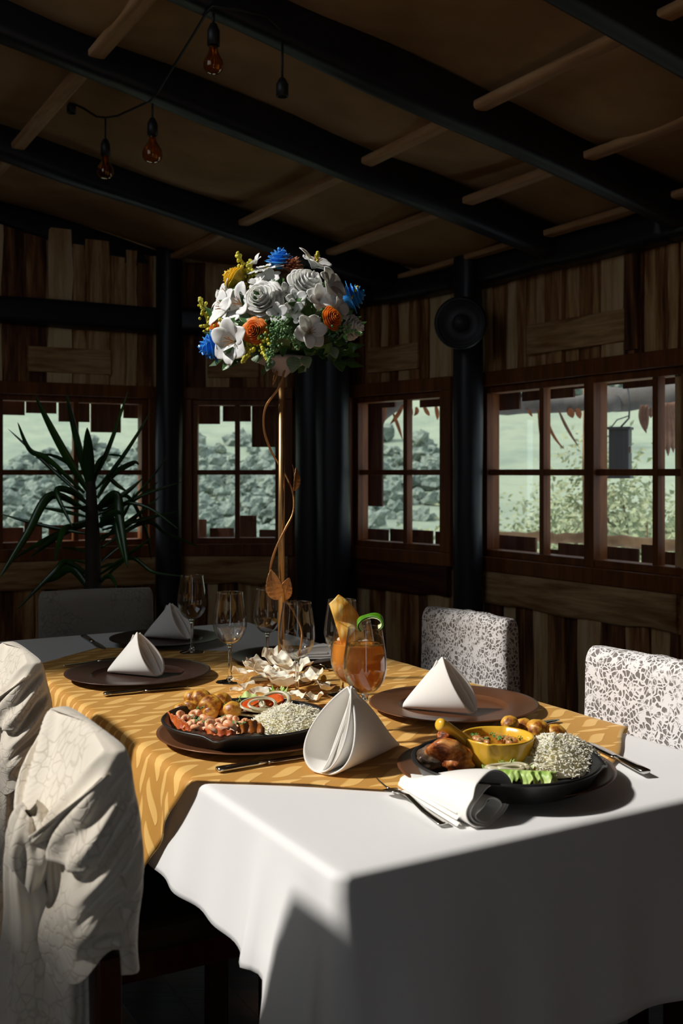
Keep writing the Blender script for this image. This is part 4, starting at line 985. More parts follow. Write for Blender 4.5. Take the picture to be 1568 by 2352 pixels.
def herbs(label, pts, z, conv, seed):
    rng = random.Random(seed); b = MB()
    for zx, zy, n in pts:
        c = conv(zx, zy, z)
        for _ in range(n):
            p = c+Vector((rng.gauss(0,.004), rng.gauss(0,.004), rng.uniform(0,.004))); l = rng.uniform(.0015,.0038); ax = Vector((rng.gauss(0,1), rng.gauss(0,1), rng.gauss(0,.5))).normalized(); sd_ = ax.orthogonal()
            b.add([p-ax*l, p+sd_*l*.5, p+ax*l, p-sd_*l*.5], [(0,1,2,3)])
    tag(obj('chopped_herbs', b, M['herb'], None, False), label, 'herbs', kind='stuff')
c1 = lambda zx, zy, z: P(360+zx/3.733, 1560+zy/3.733, z); c2 = lambda zx, zy, z: P(920+zx/3.136, 1630+zy/3.136, z)
herbs('chopped green herbs over the shrimp and potatoes', [(375,255,12),(360,352,9),(320,325,7),(560,205,10),(545,165,5),(410,372,4),(670,385,6),(570,322,4),(735,385,5),(290,210,5),(590,230,6)], FZ1+.027, c1, 1)
# plantain crisp and fried shells at the rim
M['fried'] = plain('fried_plantain_skin', L((176,100,26)), .35, 0, L((112,58,14)), 40, bump=.4, bscale=150)
M['fry2'] = plain('orange_crisp', L((214,112,48)), .4, 0, L((176,74,26)), 40, bump=.5, bscale=120)
def crisp(label, pts, w, z, conv, m, cat='crisp', name='plantain_crisp'):
    C = bez([conv(x, y, z+dz) for x, y, dz in pts])
    def fn(u, v):
        p = C(v); x = (u-.5)*2; ww = w*(.25+.75*sin(PI*(.08+.84*v))); return p+Vector((0,.35,1))*x*ww+Vector((0,-.3,0))*ww*(x*x)*.6+Vector((0,.002*sin(v*20),.0015*sin(v*31)))
    tag(obj(name, MB().grid(fn, 8, 24), m, mods=[SOL(.0025), SUB(1)]), label, cat)
crisp('browned plantain crisp at the front rim of the shrimp skillet', [(690,440,.012),(760,395,.020),(850,390,.020),(925,440,.012)], .011, FZ1, c1, M['fried'])
crisp('orange crisp edge curling at the outer rim of the shrimp skillet', [(90,300,.024),(140,350,.018),(200,395,.016),(300,425,.014)], .009, FZ1, c1, M['fry2'])
crisp('orange crisp piece under the shrimp at the front rim', [(400,440,.013),(480,448,.014),(580,465,.016),(680,455,.014)], .006, FZ1, c1, M['fry2'])
# salad
M['lettuce'] = plain('lettuce', L((134,176,66)), .45, 0, L((204,222,142)), 40, Subsurface_Weight=.2, Subsurface_Scale=.005)
def lettuce(label, c, rx, ry, rz_, lift, seed, ruf=.006):
    R_ = Matrix.Rotation(rz_, 3, 'Z')
    def f(u, v):
        a = 2*PI*u; r = v; k = r**2; x, y = r*cos(a)*rx*(1+.12*sin(a*3+seed)), r*sin(a)*ry*(1+.12*sin(a*4+seed)); z = lift*(.4+.6*k)+ruf*k*(sin(a*5+seed)+.5*sin(a*12+2*seed)); return c+R_ @ Vector((x, y, max(.001, z)))
    tag(obj('lettuce_leaf', MB().grid(f, 120, 14, closeu=True), M['lettuce'], mods=[SOL(.0008), SUB(1)]), label, 'lettuce')
q = c1(790, 240, FZ1+.010); lettuce('ruffled lettuce leaf under the tomato and onion in the shrimp skillet', Vector((q.x, q.y, FZ1+.008)), .046, .038, .3, .016, 1, .007)
q = c1(690, 190, FZ1+.020); lettuce('small pale lettuce leaf at the back of the shrimp skillet', Vector((q.x, q.y, FZ1+.012)), .018, .014, .1, .010, 2, .005)
q = c1(1040, 130, FZ1+.020); lettuce('green lettuce curl behind the tomato slices', Vector((q.x, q.y, FZ1+.016)), .018, .014, .1, .012, 3, .006)
q = c2(800, 440, FZ2+.010); lettuce('pale salad leaf lying before the yellow pot', Vector((q.x, q.y, FZ2+.004)), .040, .018, .05, .010, 5, .004)
# ruffled strip at the front of the near skillet
def fn(u, v):
    x = u; p = c2(600+520*x, 455+22*x, FZ2+.022); k = v-.5; return p+Vector((.0012*sin(v*9), -.014*v*(1+.25*sin(x*23)+.12*sin(x*61))*min(1,(1-x)*6+.3), .006-.012*v*v*1.2+.0045*sin(x*33+1+2*sin(x*9))*v+.0022*sin(x*71)*v))
tag(obj('lettuce_leaf', MB().grid(fn, 130, 10), M['lettuce'], mods=[SOL(.0008)]), 'bright ruffled lettuce edge spilling over the rim below the rice', 'lettuce')
q = c2(760, 385, FZ2+.020); lettuce('small bright lettuce sprig on top of the onion', Vector((q.x, q.y, FZ2+.016)), .012, .010, .1, .007, 7, .004)
M['tomato'] = plain('tomato_flesh', L((206,62,24)), .25, 0, L((226,120,50)), 70, Coat_Weight=.4)
M['tomskin'] = plain('tomato_skin', L((190,36,16)), .25)
def tomato(label, px, py, z, r, tilt):
    c = c1(px, py, z); Mx = orient(tilt, c); root = thing('tomato_slice', label, 'tomato', c, 0, 'tomato slices in the salad')
    obj('flesh', MB().lathe([(0,.0),(r*.94,.0),(r*.94,.004),(r*.8,.0046),(r*.5,.0040),(r*.3,.0046),(0,.0044)], 36).xf(Mx), M['tomato'], root)
    obj('skin', MB().lathe([(r*.93,-.0002),(r,.0005),(r,.0038),(r*.93,.0044)], 36, closed=True).xf(Mx), M['tomskin'], root)
tomato('tomato slice under the onion rings nearest the potatoes', 805, 228, FZ1+.022, .017, (-.1,-.45,.9))
tomato('tomato slice in the middle of the onion rings', 905, 215, FZ1+.022, .019, (.05,-.45,.9))
tomato('reddest tomato slice at the edge by the rice', 1000, 205, FZ1+.020, .021, (-.25,-.55,.8))
M['onion'] = plain('onion_ring', L((232,226,196)), .25, 0, L((214,206,168)), 60, Transmission_Weight=.25, Coat_Weight=.3, Subsurface_Weight=.3, Subsurface_Scale=.004)
def onion(label, px, py, z, rx, ry, tilt, conv=c1, th=.0017):
    c = conv(px, py, z); Mx = orient(tilt, c); pts = [Vector((rx*cos(2*PI*k/40), ry*sin(2*PI*k/40), .0012*sin(4*PI*k/40))) for k in range(41)]
    b = MB().tube(pts, th, 8, False, 1.5).xf(Mx); tag(obj('onion_ring', b, M['onion']), label, 'onion', 'onion rings in the salad')
onion('large onion ring around the tomato slices', 870, 215, FZ1+.030, .033, .023, (.1,-.35,.95))
onion('small onion ring nested inside the large ring', 855, 212, FZ1+.033, .014, .013, (.1,-.45,.9))
onion('herbed onion ring resting over the middle tomato', 900, 215, FZ1+.034, .024, .016, (.1,-.4,.9))
onion('translucent onion ring arching over the tomato by the lettuce curl', 1010, 185, FZ1+.032, .028, .022, (-.2,-.55,.85), c1, .003)
onion('half hidden onion ring at the front of the lettuce', 800, 290, FZ1+.014, .026, .012, (0,-.15,1))
onion('white onion ring lying on the salad before the yellow pot', 770, 415, FZ2+.019, .030, .012, (0,-.1,1), c2, .0032)
onion('inner white onion ring before the yellow pot', 790, 420, FZ2+.020, .018, .008, (0,-.1,1), c2, .0028)
# chicken leg
t = NT('roast_chicken_skin'); v = t.coord('Object', (1,1,.7)); n = t.noise(v, 38, 6, .65, .6)
t.l(t.ramp(n, [(.34, L((30,12,6))), (.43, L((112,50,20))), (.53, L((186,102,44))), (.66, L((230,168,96)))]), t.b.inputs['Base Color']); t.set(Roughness=.36, Coat_Weight=.25, Coat_Roughness=.2); t.bump(n, 1.0, .005); M['chicken'] = t.m
M['bone'] = plain('chicken_knuckle', L((122,104,84)), .3, 0, L((60,44,34)), 40, bump=.5, bscale=60, Coat_Weight=.5)
ck = thing('chicken_leg', 'roasted brown chicken leg with charred skin beside the yellow pot', 'chicken', Vector((c2(320,330,FZ2+.02).x, c2(320,330,FZ2+.02).y, FZ2)))
A_ = c2(318, 365, FZ2+.022); B_ = c2(330, 205, FZ2+.046)
pts = [A_.lerp(B_, i/18)+Vector((0,0,.004*sin(PI*i/18))) for i in range(19)]; rd = [.010,.022,.029,.032,.0325,.031,.0285,.0255,.022,.019,.0165,.0145,.013,.0122,.0118,.0118,.0122,.0115,.007]
b = MB().tube(pts, rd, 44)
def crinkle(b, c, k=1.0):
    for v in b.v:
        d_ = mnoise.noise(v*70)*.0035+mnoise.noise(v*150+Vector((1,2,3)))*.0016+mnoise.noise(v*28+Vector((3,1,2)))*.006; v += (v-c).normalized()*d_*k; v.z = max(v.z, FZ2+.001)
crinkle(b, A_.lerp(B_, .3)); obj('skin', b, M['chicken'], ck, mods=[SUB(1)])
q = c2(212, 350, FZ2+.020); b = MB().ico(q, .0195, 4, .25, 1.6, (1.05,1,.95), 3); crinkle(b, q, .6); obj('knuckle', b, M['bone'], ck)
q = c2(425, 365, FZ2+.019); b = MB().ico(q, .0215, 4, .3, 1.6, (1.1,.9,.9), 5); crinkle(b, q); obj('thigh_meat', b, M['chicken'], ck)
b = MB().ico(B_+Vector((.002,0,.004)), .0135, 3, .3, 2.5, (1.15,1,.7), 6); crinkle(b, B_, .5); obj('bone_end', b, M['chicken'], ck)
# yellow pot
M['yellow'] = plain('yellow_glaze', (.86,.50,.045,1), .22, Coat_Weight=.4); M['yellow'].node_tree.nodes['Principled BSDF'].inputs['Coat Roughness'].default_value = .12
pc = P(1142, 1690, FZ2+.047); pc.z = FZ2; pr_ = .0555
root = thing('yellow_pot', 'small glossy yellow pot of bean stew standing in the near skillet', 'pot', pc)
prof = [(0,0),(.036,0),(.043,.003),(.050,.014),(.054,.030),(pr_,.0455),(pr_+.0006,.0475),(pr_-.0012,.0488),(pr_-.0042,.0475),(.0508,.034),(.047,.016),(.040,.006),(0,.005)]
b = MB().lathe(prof, 72); sa_ = math.atan2(-.9, -.35)
for v in b.v:
    rr = math.hypot(v.x, v.y)
    for a, am in ((sa_, .10), (sa_+PI, .07)):
        if rr > .035 and v.z > .018:
            da = (math.atan2(v.y, v.x)-a+PI) % (2*PI)-PI; w = math.exp(-(da/.10)**2)*((v.z-.018)/.03); v.x *= 1+am*w; v.y *= 1+am*w
obj('body', b, M['yellow'], root, True, True)
hA = Q(1062, 1692, pc.y-.012); hB = Q(1004, 1663, pc.y-.040)
C = bez([hA+Vector((.012,0,-.012)), hA+Vector((-.005,0,.001)), hB.lerp(hA, .4)+Vector((0,0,.006)), hB])
n = 16; b = MB().tube([C(i/n) for i in range(n+1)], [.0100-.0028*sin(PI*i/n)+.001*(i/n) if i < n else .0055 for i in range(n+1)], 16, True)
obj('handle', b, M['yellow'], root, mods=[SUB(1)])
M['stew'] = plain('bean_stew', L((196,124,34)), .2, 0, L((170,96,26)), 60, Coat_Weight=.5, bump=.3, bscale=90)
M['bean'] = plain('stewed_bean', L((206,152,100)), .3, 0, L((180,116,66)), 60, Coat_Weight=.4)
sz = pc.z+.0355
tag(obj('bean_stew', MB().lathe([(.0,sz-.004-pc.z),(.0505,sz-.004-pc.z),(.0512,sz-pc.z),(0,sz-pc.z+.0006)], 56, pc), M['stew']), 'brown orange stew filling the yellow pot', 'stew', kind='stuff')
rng = random.Random(2); k = 0
for i in range(16):
    a = rng.uniform(0, 2*PI); r = .030*rng.random()**.5; p = Vector((pc.x-.008+r*1.15*cos(a), pc.y+.002+r*.7*sin(a), sz+.0035))
    tag(obj('bean', MB().ico(p, .0058, 2, .1, 2, (1.35,.85,.8), i, Matrix.Rotation(rng.uniform(0,3), 3, 'Z')), M['bean']), 'pale tan bean floating in the stew of the yellow pot', 'bean', 'beans in the yellow pot')
herbs('chopped green herbs floating on the bean stew', [(520,185,6),(560,190,8),(620,215,8),(660,190,9),(720,225,8),(760,200,6),(800,232,6),(700,205,6),(840,215,6),(600,225,5)], sz+.005, c2, 3)

# ------------------------------------------------------------------ flower stand
pb = P(645, 1566, RT); pb.z = RT; top = Q(649, 848, pb.y).z
root = thing('flower_stand', 'tall slim gold pole stand wound with a metal vine', 'stand', pb)
obj('base_plate', MB().lathe([(0,0),(.068,0),(.070,.003),(.068,.007),(.02,.010),(.012,.016),(0,.016)], 48, pb), M['brass'], root)
obj('pole', MB().tube([pb+Vector((0,0,.01)), Vector((pb.x+.002, pb.y, top))], .0072, 20), M['brass'], root)
obj('holder', MB().lathe([(.006,-.03),(.016,-.02),(.020,-.012),(.060,.004),(.064,.012),(.060,.014),(.0,.010)], 40, Vector((pb.x+.004, pb.y, top+.012))), plain('lilac_holder', L((176,166,178)), .5), root)
vp = [(655,845,-.012),(640,890,-.014),(610,935,-.004),(606,985,.004),(622,1035,.012),(640,1065,.016),(660,1100,.012),(674,1140,.0),(672,1180,-.006),(655,1215,-.013),(634,1258,-.013),(621,1305,-.006),(624,1350,.006),(642,1378,.014),(662,1385,.012),(690,1440,.0),(692,1475,-.008),(680,1520,-.012),(662,1545,-.01)]
pts0 = [Q(x, y, pb.y+dy*1.2) for x, y, dy in vp]; pts = []
for i in range(len(pts0)-1):
    a, b_, c, d_ = pts0[max(i-1,0)], pts0[i], pts0[i+1], pts0[min(i+2, len(pts0)-1)]
    for k in range(6):
        t_ = k/6; pts.append(.5*((2*b_)+(c-a)*t_+(2*a-5*b_+4*c-d_)*t_*t_+(3*b_-a-3*c+d_)*t_**3))
obj('vine', MB().tube(pts, [.0030-.0008*abs(sin(i*.3)) for i in range(len(pts))], 10), M['brassleaf'], root)
def metal_leaf(base, tip, w, nrm, cup=.25):
    base, tip = Vector(base), Vector(tip); ax = tip-base; ln = ax.length; ax.normalize(); sd_ = ax.cross(Vector(nrm)).normalized(); nn = sd_.cross(ax)
    def f(u, v):
        x = (u-.5)*2; ww = w*(sin(PI*v**.75)**.8)*(1+.05*sin(v*60)*abs(x)); return base+ax*ln*v+sd_*x*ww+nn*(abs(x)*ww*cup+.004*sin(PI*v)+.0006*sin(v*40)*abs(x))
    return MB().grid(f, 12, 24)
y = pb.y
for a, c, w, nr in ((Q(636,1378,y-.01), Q(622,1308,y-.02), .019, (0,-1,.2)), (Q(646,1380,y+.01), Q(664,1326,y-.004), .016, (.2,-1,.1)), (Q(676,1128,y), Q(679,1074,y-.004), .011, (.75,-.6,0)), (Q(672,1130,y), Q(671,1066,y+.004), .005, (.9,-.2,0)), (Q(637,850,y-.012), Q(625,886,y-.02), .004, (.2,-1,0))):
    obj('leaf', metal_leaf(a, c, w, nr), M['brassleaf'], root, mods=[SOL(.0008)])
# wooden slice and pale petals round the foot
M['slice'] = plain('wood_slice', L((150,112,78)), .7, 0, L((120,84,54)), 14, bump=.4)
# loose petals lie on and beside the foot
t = NT('wilted_petal'); v = t.coord(); t.l(t.ramp(t.noise(v, 26, 3), [(.35, L((222,200,168))), (.55, L((246,236,218)))]), t.b.inputs['Base Color']); t.set(Roughness=.6, Subsurface_Weight=.2, Subsurface_Scale=.01, Transmission_Weight=0.0); M['petal'] = t.m
def petal_mb(c, w, ln, rz_, tilt, seed, cup=.5):
    R_ = Matrix.Rotation(rz_, 3, 'Z') @ Matrix.Rotation(tilt, 3, 'Y')
    def f(u, v):
        x = (u-.5)*2; ww = w*(.25+.75*sin(PI*(.10+.80*v))**.6); r = x*ww; z = cup*w*(x*x*.7+(v-.4)**2*1.2)+.34*w*mnoise.noise((x*1.5+seed, v*2.6, seed))+.13*w*mnoise.noise((x*3.4+seed, v*6, seed+4))
        return Vector(c)+R_ @ Vector((ln*(v-.5), r, z))
    return MB().grid(f, 18, 20)
PL = [(560,1560,.034,.055,.02,.4,'curled'),(590,1552,.03,.05,.03,-.5,'cupped'),(612,1572,.036,.06,.03,.3,'broad'),(575,1585,.03,.05,.012,.2,'flat'),(545,1583,.018,.03,.006,.1,'small flat'),(635,1585,.036,.058,.03,.5,'large folded'),(625,1545,.03,.05,.04,-.7,'upright'),(668,1570,.034,.056,.03,.4,'crumpled'),(690,1560,.034,.055,.032,-.3,'ruffled'),(655,1590,.034,.056,.026,.2,'rolled'),(705,1578,.03,.05,.026,.35,'pointed'),(720,1566,.026,.045,.022,-.3,'bent'),(605,1600,.034,.05,.012,.1,'drooping'),(580,1566,.03,.05,.035,.6,'tall'),(645,1562,.03,.052,.045,-.4,'topmost'),(723,1602,.022,.036,.010,.15,'single'),(745,1590,.022,.034,.018,.6,'translucent cupped'),(738,1578,.02,.034,.014,-.4,'thin'),(672,1602,.03,.045,.010,.1,'low'),(550,1572,.024,.04,.014,.5,'twisted')]
for i, (x, y_, w, ln, z, tl, ad) in enumerate(PL):
    c = P(x, y_, RT+.018); c.z = RT+.006+z*1.1
    o = obj('petal', petal_mb(c, w*.80, ln*1.0, i*2.4, tl*.7, i*3.1, .55), M['petal'], mods=[SOL(.0007), SUB(1)])
    zl = min((o.matrix_world @ v.co if False else o.location+v.co).z for v in o.data.vertices)
    if zl < RT+.001: o.location.z += RT+.001-zl
    tag(o, '%s pale petal heaped around the foot of the flower pole' % ad if i not in (15,16,17) else '%s white petal lying loose between the pole and the drinks' % ad, 'petal', 'fallen petals around the pole foot')
M['bud'] = plain('yellow_bud', L((190,150,30)), .5)
p = P(743, 1560, RT+.012); r_ = thing('flower_bud', 'small yellow bud on a stalk lying by the loose petals', 'bud', Vector((p.x, p.y, RT)))
obj('bud', MB().ico(p, .008, 2, .2, 2, (.8,.8,1.2)), M['bud'], r_); obj('stalk', MB().tube([Vector((p.x-.02, p.y-.01, RT+.003)), p], .0012, 6), M['herb'], r_)
# ------------------------------------------------------------------ flower arrangement
FC = Q(650, 775, pb.y+.01); FR = .172
fa = thing('flower_arrangement', 'round bouquet of white, blue, yellow and orange flowers on top of the gold pole', 'flowers', Vector((FC.x, FC.y, top+.02)))
def petalmat(name, c, c2, sc=30, sub=.45, rough=.55):
    t = NT(name); v = t.coord(); t.l(t.ramp(t.noise(v, sc, 3), [(.35, c), (.65, c2)]), t.b.inputs['Base Color']); t.set(Roughness=rough, Subsurface_Weight=sub, Subsurface_Radius=(.01,.01,.008), Subsurface_Scale=.3, Sheen_Weight=.1); return t.m
M['wrose'] = petalmat('white_petals', (.80,.80,.77,1), (.86,.87,.84,1)); M['brose'] = petalmat('blue_petals', L((20,126,222)), L((60,166,244)), rough=.25); M['yrose'] = petalmat('yellow_petals', L((236,190,24)), L((250,214,60)))
M['orange'] = petalmat('orange_petals', L((220,96,12)), L((246,140,24))); M['copper'] = petalmat('copper_petals', L((128,56,30)), L((180,96,62))); M['gsprig'] = petalmat('goldenrod_flower', L((196,190,40)), L((230,220,80)), 60)
M['leafg'] = petalmat('bouquet_leaf', L((36,72,28)), L((70,112,48)), 20, .05, .4); M['fern'] = petalmat('fern_green', L((84,128,80)), L((132,172,112)), 60); M['euca'] = petalmat('pale_leaf', L((120,146,126)), L((156,178,150)), 20); M['stamen'] = plain('stamen', L((176,120,60)), .6); M['ycen'] = plain('daisy_centre', L((206,170,30)), .7, bump=.8, bscale=400)
C0 = Vector((FC.x, FC.y, Q(0, 795, FC.y).z))
def bloom(zx, zy, depth=None):
    px, py = 440+zx/3.733, 570+zy/3.733; q = Q(px, py, FC.y); dx, dz = q.x-C0.x, q.z-C0.z
    k = (dx/FR)**2+((dz if dz > 0 else dz*1.5)/(FR*.92))**2; y = -FR*math.sqrt(max(.02, 1-min(k, .98))) if depth is None else depth
    p = Q(px, py, FC.y+y); ax = (p-C0); ax.z = ax.z*.5; return p, ax.normalized()
def rose(name, p, ax, R_, m, label, spin=0, openn=1.0, seed=0, K=7):
    b = MB(); Mx = orient(ax, p-ax*R_*.35, spin)
    for k in range(K):
        f = (k+.5)/K; n = 3 if k < 2 else (4 if k < 4 else 6)
        for j in range(n):
            ph0 = 2*PI*j/n+k*1.13; da = PI/n*(1.5 if k > 1 else 1.3); o = len(b.v)
            def fn(u, v, f=f, ph0=ph0, da=da, k=k, j=j):
                x = (u-.5)*2; a = ph0+x*da; edge = 1-.22*x*x-.10*abs(x)**4
                vv = v*edge; zt_ = R_*(1.02-.62*f**1.5); rad_ = R_*(.07+.62*f*openn)*(.42+.58*vv**.8)+R_*.34*f*openn*max(0, vv-.45)**1.6
                z = zt_*vv**.85-R_*.32*f*openn*max(0, vv-.6)**1.4*1.7
                w = .05*R_*mnoise.noise((cos(a)*2.2+seed, sin(a)*2.2, k+vv*2))
                rad_ += w; return (rad_*cos(a), rad_*sin(a), z+w*.8)
            b.grid(fn, 10, 9); b.xf(Mx, o)
    o = obj(name, b, m, fa, mods=[SOL(R_*.022)]); o['label'] = label; return o
def open_flower(name, p, ax, R_, m, label, n=6, wr=.42, lift=.55, seed=0, cen=None, curl=.2, rows=1):
    b = MB(); Mx = orient(ax, p-ax*R_*.2, seed)
    for row in range(rows):
        for j in range(n):
            a0 = 2*PI*(j+.5*row)/n+.1*sin(j*5+seed); o = len(b.v); wj = wr*(1 if j % 2 else .82); lf = lift*(1+.25*sin(j*3.3+seed))*(1+.5*row)
            def fn(u, v, a0=a0, wj=wj, lf=lf, row=row):
                x = (u-.5)*2; w = R_*wj*(sin(PI*min(1,.06+.9*v**.9))**.75); r = R_*(.06+.95*v)*(1-.14*row); z = R_*lf*(v**.7)-R_*curl*v**3+R_*.12*x*x*(1-v)
                z += .05*R_*mnoise.noise((v*4+a0, x*2, seed)); s_, c_ = sin(a0), cos(a0); return (r*c_-x*w*s_, r*s_+x*w*c_, z)
            b.grid(fn, 6, 9); b.xf(Mx, o)
    o_ = obj(name, b, m, fa, mods=[SOL(R_*.018)]); o_['label'] = label
    if cen == 'stamen':
        sb = MB()
        for j in range(6): a = 2*PI*j/6+seed; sb.tube([Mx @ Vector((0,0,R_*.1)), Mx @ Vector((R_*.12*cos(a), R_*.12*sin(a), R_*.45)), Mx @ Vector((R_*.22*cos(a), R_*.22*sin(a), R_*.62))], R_*.018, 5)
        obj('stamens', sb, M['stamen'], o_)
    elif cen == 'disc': obj('centre', MB().ico((0,0,0), R_*.2, 2, sq=(1,1,.5)).xf(Mx @ Matrix.Translation((0,0,R_*.16))), M['ycen'], o_)
    return o_
# dark heart of the bouquet
b = MB().ico(C0+Vector((0,.01,.035)), .105, 3, .15, 2, (1.15,1,.62), 3); rng = random.Random(9)
o_ = obj('foliage_heart', b, M['leafg'], fa)
lb = MB()
for _ in range(230):
    a = rng.uniform(0, 2*PI); el = rng.uniform(-.35, 1.2); n_ = Vector((cos(a)*cos(el), sin(a)*cos(el), sin(el)*.75)); p = C0+n_*rng.uniform(.10,.15); ax = (n_+Vector((rng.gauss(0,.6), rng.gauss(0,.6), rng.gauss(0,.5)))).normalized(); s1 = ax.orthogonal().normalized(); l = rng.uniform(.03,.06); w = l*.28
    lb.add([p, p+ax*l*.5+s1*w, p+ax*l, p+ax*l*.5-s1*w, p+ax*l*.5+ax.cross(s1)*w*.4], [(0,1,4),(1,2,4),(2,3,4),(3,0,4)])
obj('foliage', lb, M['leafg'], fa, False)
sc = 1/3.733*(FC.y-.12)/FPX*1.5
p, a = bloom(610, 450); rose('rose', p, a, 172*sc, M['wrose'], 'large open white rose', .3, 1.0, 1)
p, a = bloom(985, 320); rose('rose', p, a, 160*sc, M['wrose'], 'white rose at the upper front', 1.3, 1.05, 2)
p, a = bloom(375, 270); rose('rose', p, (a+Vector((-.3,.3,.1))).normalized(), 125*sc, M['yrose'], 'yellow rose', .8, 1.0, 3)
p, a = bloom(760, 110, -.02); rose('rose', p, (a+Vector((.1,-.3,.6))).normalized(), 125*sc, M['brose'], 'blue rose on top', 2.0, 1.05, 4, 5)
p, a = bloom(195, 840); rose('rose', p, (a+Vector((-.2,.2,-.2))).normalized(), 150*sc, M['brose'], 'blue rose low on the outer side', .5, .9, 5, 5)
p, a = bloom(1365, 420, -.01); rose('rose', p, a, 140*sc, M['brose'], 'shaded blue rose', .5, 1.0, 6, 5)
p, a = bloom(1370, 680, -.05); rose('rose', p, (a+Vector((.1,-.3,-.2))).normalized(), 125*sc, M['wrose'], 'cream rose seen from the side', .9, .85, 7, 6)
p, a = bloom(1200, 310, -.08); open_flower('alstroemeria', p, a, 110*sc, M['wrose'], 'shaded white lily-like flower', 6, .5, .5, 9)
p, a = bloom(645, 165); open_flower('daisy', p, (a+Vector((0,-.2,.5))).normalized(), 130*sc, M['wrose'], 'white daisy', 15, .17, .28, 2, 'disc', .1)
p, a = bloom(840, 180); open_flower('chrysanthemum', p, (a+Vector((0,0,.4))).normalized(), 85*sc, M['copper'], 'copper brown chrysanthemum', 18, .15, .4, 3, None, .1, 4)
for i, (x, y_, r, ad) in enumerate([(285,520,115,'white lily-like flower at the outer edge'),(420,480,112,'white lily-like flower beside the large rose'),(350,800,125,'white lily-like flower under the orange carnation'),(300,385,85,'small white lily-like flower below the yellow rose'),(1050,140,115,'white lily-like flower at the top'),(1010,720,95,'shaded white lily-like flower low in the bouquet'),(1090,440,80,'white lily-like flower below the second rose'),(660,270,75,'white lily-like flower over the large rose'),(545,120,55,'white bud beside the daisy'),(870,520,55,'small white filler flower'),(910,600,35,'tiny white filler bud'),(810,375,50,'white filler bud beside the large rose'),(740,560,60,'white filler flower under the large rose'),(1180,440,70,'shaded white filler flower'),(900,440,60,'white filler flower between the roses'),(560,300,55,'white filler flower under the daisy'),(230,440,60,'white filler flower at the outer edge'),(1260,520,70,'shaded pale filler flower')]):
    p, a = bloom(x, y_); open_flower('alstroemeria', p, (a+Vector((.15*sin(i*3), -.1, .1*cos(i*5)))).normalized(), r*sc*1.08, M['wrose'], ad, 6 if r > 60 else 5, .48, .62, i*1.3, 'stamen' if r > 80 else None)
for x, y_, r, ad in ((540,710,95,'orange carnation'),(205,690,60,'small orange carnation'),(1205,600,85,'shaded orange carnation')):
    p, a = bloom(x, y_); rose('carnation', p, a, r*sc, M['orange'], ad, .2, 1.15, x, 8)
def sprig(name, x, y_, dx, dy, ln, n, m, sd_, label, r0=.0038):
    rng = random.Random(sd_); p, a = bloom(x, y_); d_ = Vector((dx, -.15, dy)).normalized(); b = MB()
    b.tube([p-d_*ln*.5, p, p+d_*ln*.5], .0012, 5)
    for i in range(n):
        f = rng.random(); w = ln*.26*(1.1-f); q = p+d_*ln*(f-.5)+Vector((rng.gauss(0,w*.6), rng.gauss(0,w*.6), rng.gauss(0,w*.5))); b.ico(q, r0*rng.uniform(.6,1.1), 1, sq=(1,1,1.1))
    o = obj(name, b, m, fa); o['label'] = label
for i, (x, y_, dx, dy, ln, n) in enumerate([(425,125,-.3,1,.05,42),(510,220,-.1,1,.06,50),(110,560,-.3,1,.07,60),(490,880,-.3,-.6,.055,60),(620,770,.2,-.2,.05,56),(1400,390,.4,1,.03,22),(1075,85,.1,1,.022,18),(770,60,.1,1,.018,14),(250,700,0,-1,.035,30),(620,900,.2,-.5,.03,26)]):
    sprig('goldenrod_sprig', x, y_, dx, dy, ln, n, M['gsprig'], i, 'yellow sprig of tiny round flowers')
for i, (x, y_, dx, dy, ln, n) in enumerate([(810,730,.6,-.5,.07,110),(690,860,-.2,-1,.075,110),(730,690,.3,.2,.06,90),(1290,700,1,-.25,.09,80),(860,780,.5,-.8,.05,60)]):
    sprig('fern_sprig', x, y_, dx, dy, ln, n, M['fern'], i+30, 'pale green feathery sprig', .0030)
def bleaf(x, y_, tx, ty, w, m, label, dep=None):
    p, a = bloom(x, y_, dep); q, _ = bloom(tx, ty, (dep or -.10)-.01); o = obj('leaf', metal_leaf(p, q, w, (a.x*.4, -1, .35), .18), m, fa, mods=[SOL(.0008)]); o['label'] = label
for i, (x, y_, tx, ty, w, m) in enumerate([(430,900,262,1050,.016,'leafg'),(700,960,640,1058,.010,'euca'),(880,930,860,1070,.016,'euca'),(960,930,1000,1030,.013,'euca'),(540,930,570,985,.009,'euca'),(300,730,420,590,.016,'leafg'),(250,400,330,530,.010,'leafg'),(760,250,730,370,.012,'leafg'),(1190,850,1240,950,.012,'euca'),(1150,930,1060,880,.012,'leafg'),(1250,960,1290,1060,.014,'leafg'),(1350,870,1420,830,.012,'leafg'),(940,470,850,430,.014,'leafg'),(1140,580,1070,540,.014,'leafg'),(360,330,420,380,.009,'leafg'),(760,900,820,860,.014,'leafg'),(1010,850,980,920,.012,'leafg'),(480,640,440,560,.012,'leafg'),(770,600,720,640,.012,'leafg'),(1100,820,1180,760,.013,'leafg')]):
    bleaf(x, y_, tx, ty, w, M[m], 'dark green leaf' if m == 'leafg' else 'pale rounded leaf', -.09 if y_ > 820 else None)
tape = MB().tube([Vector((FC.x, FC.y, top+.05)), Vector((FC.x, FC.y, top-.005))], [.040,.024], 24); obj('stem_wrap', tape, plain('stem_wrap_tape', L((150,140,154)), .5), fa)

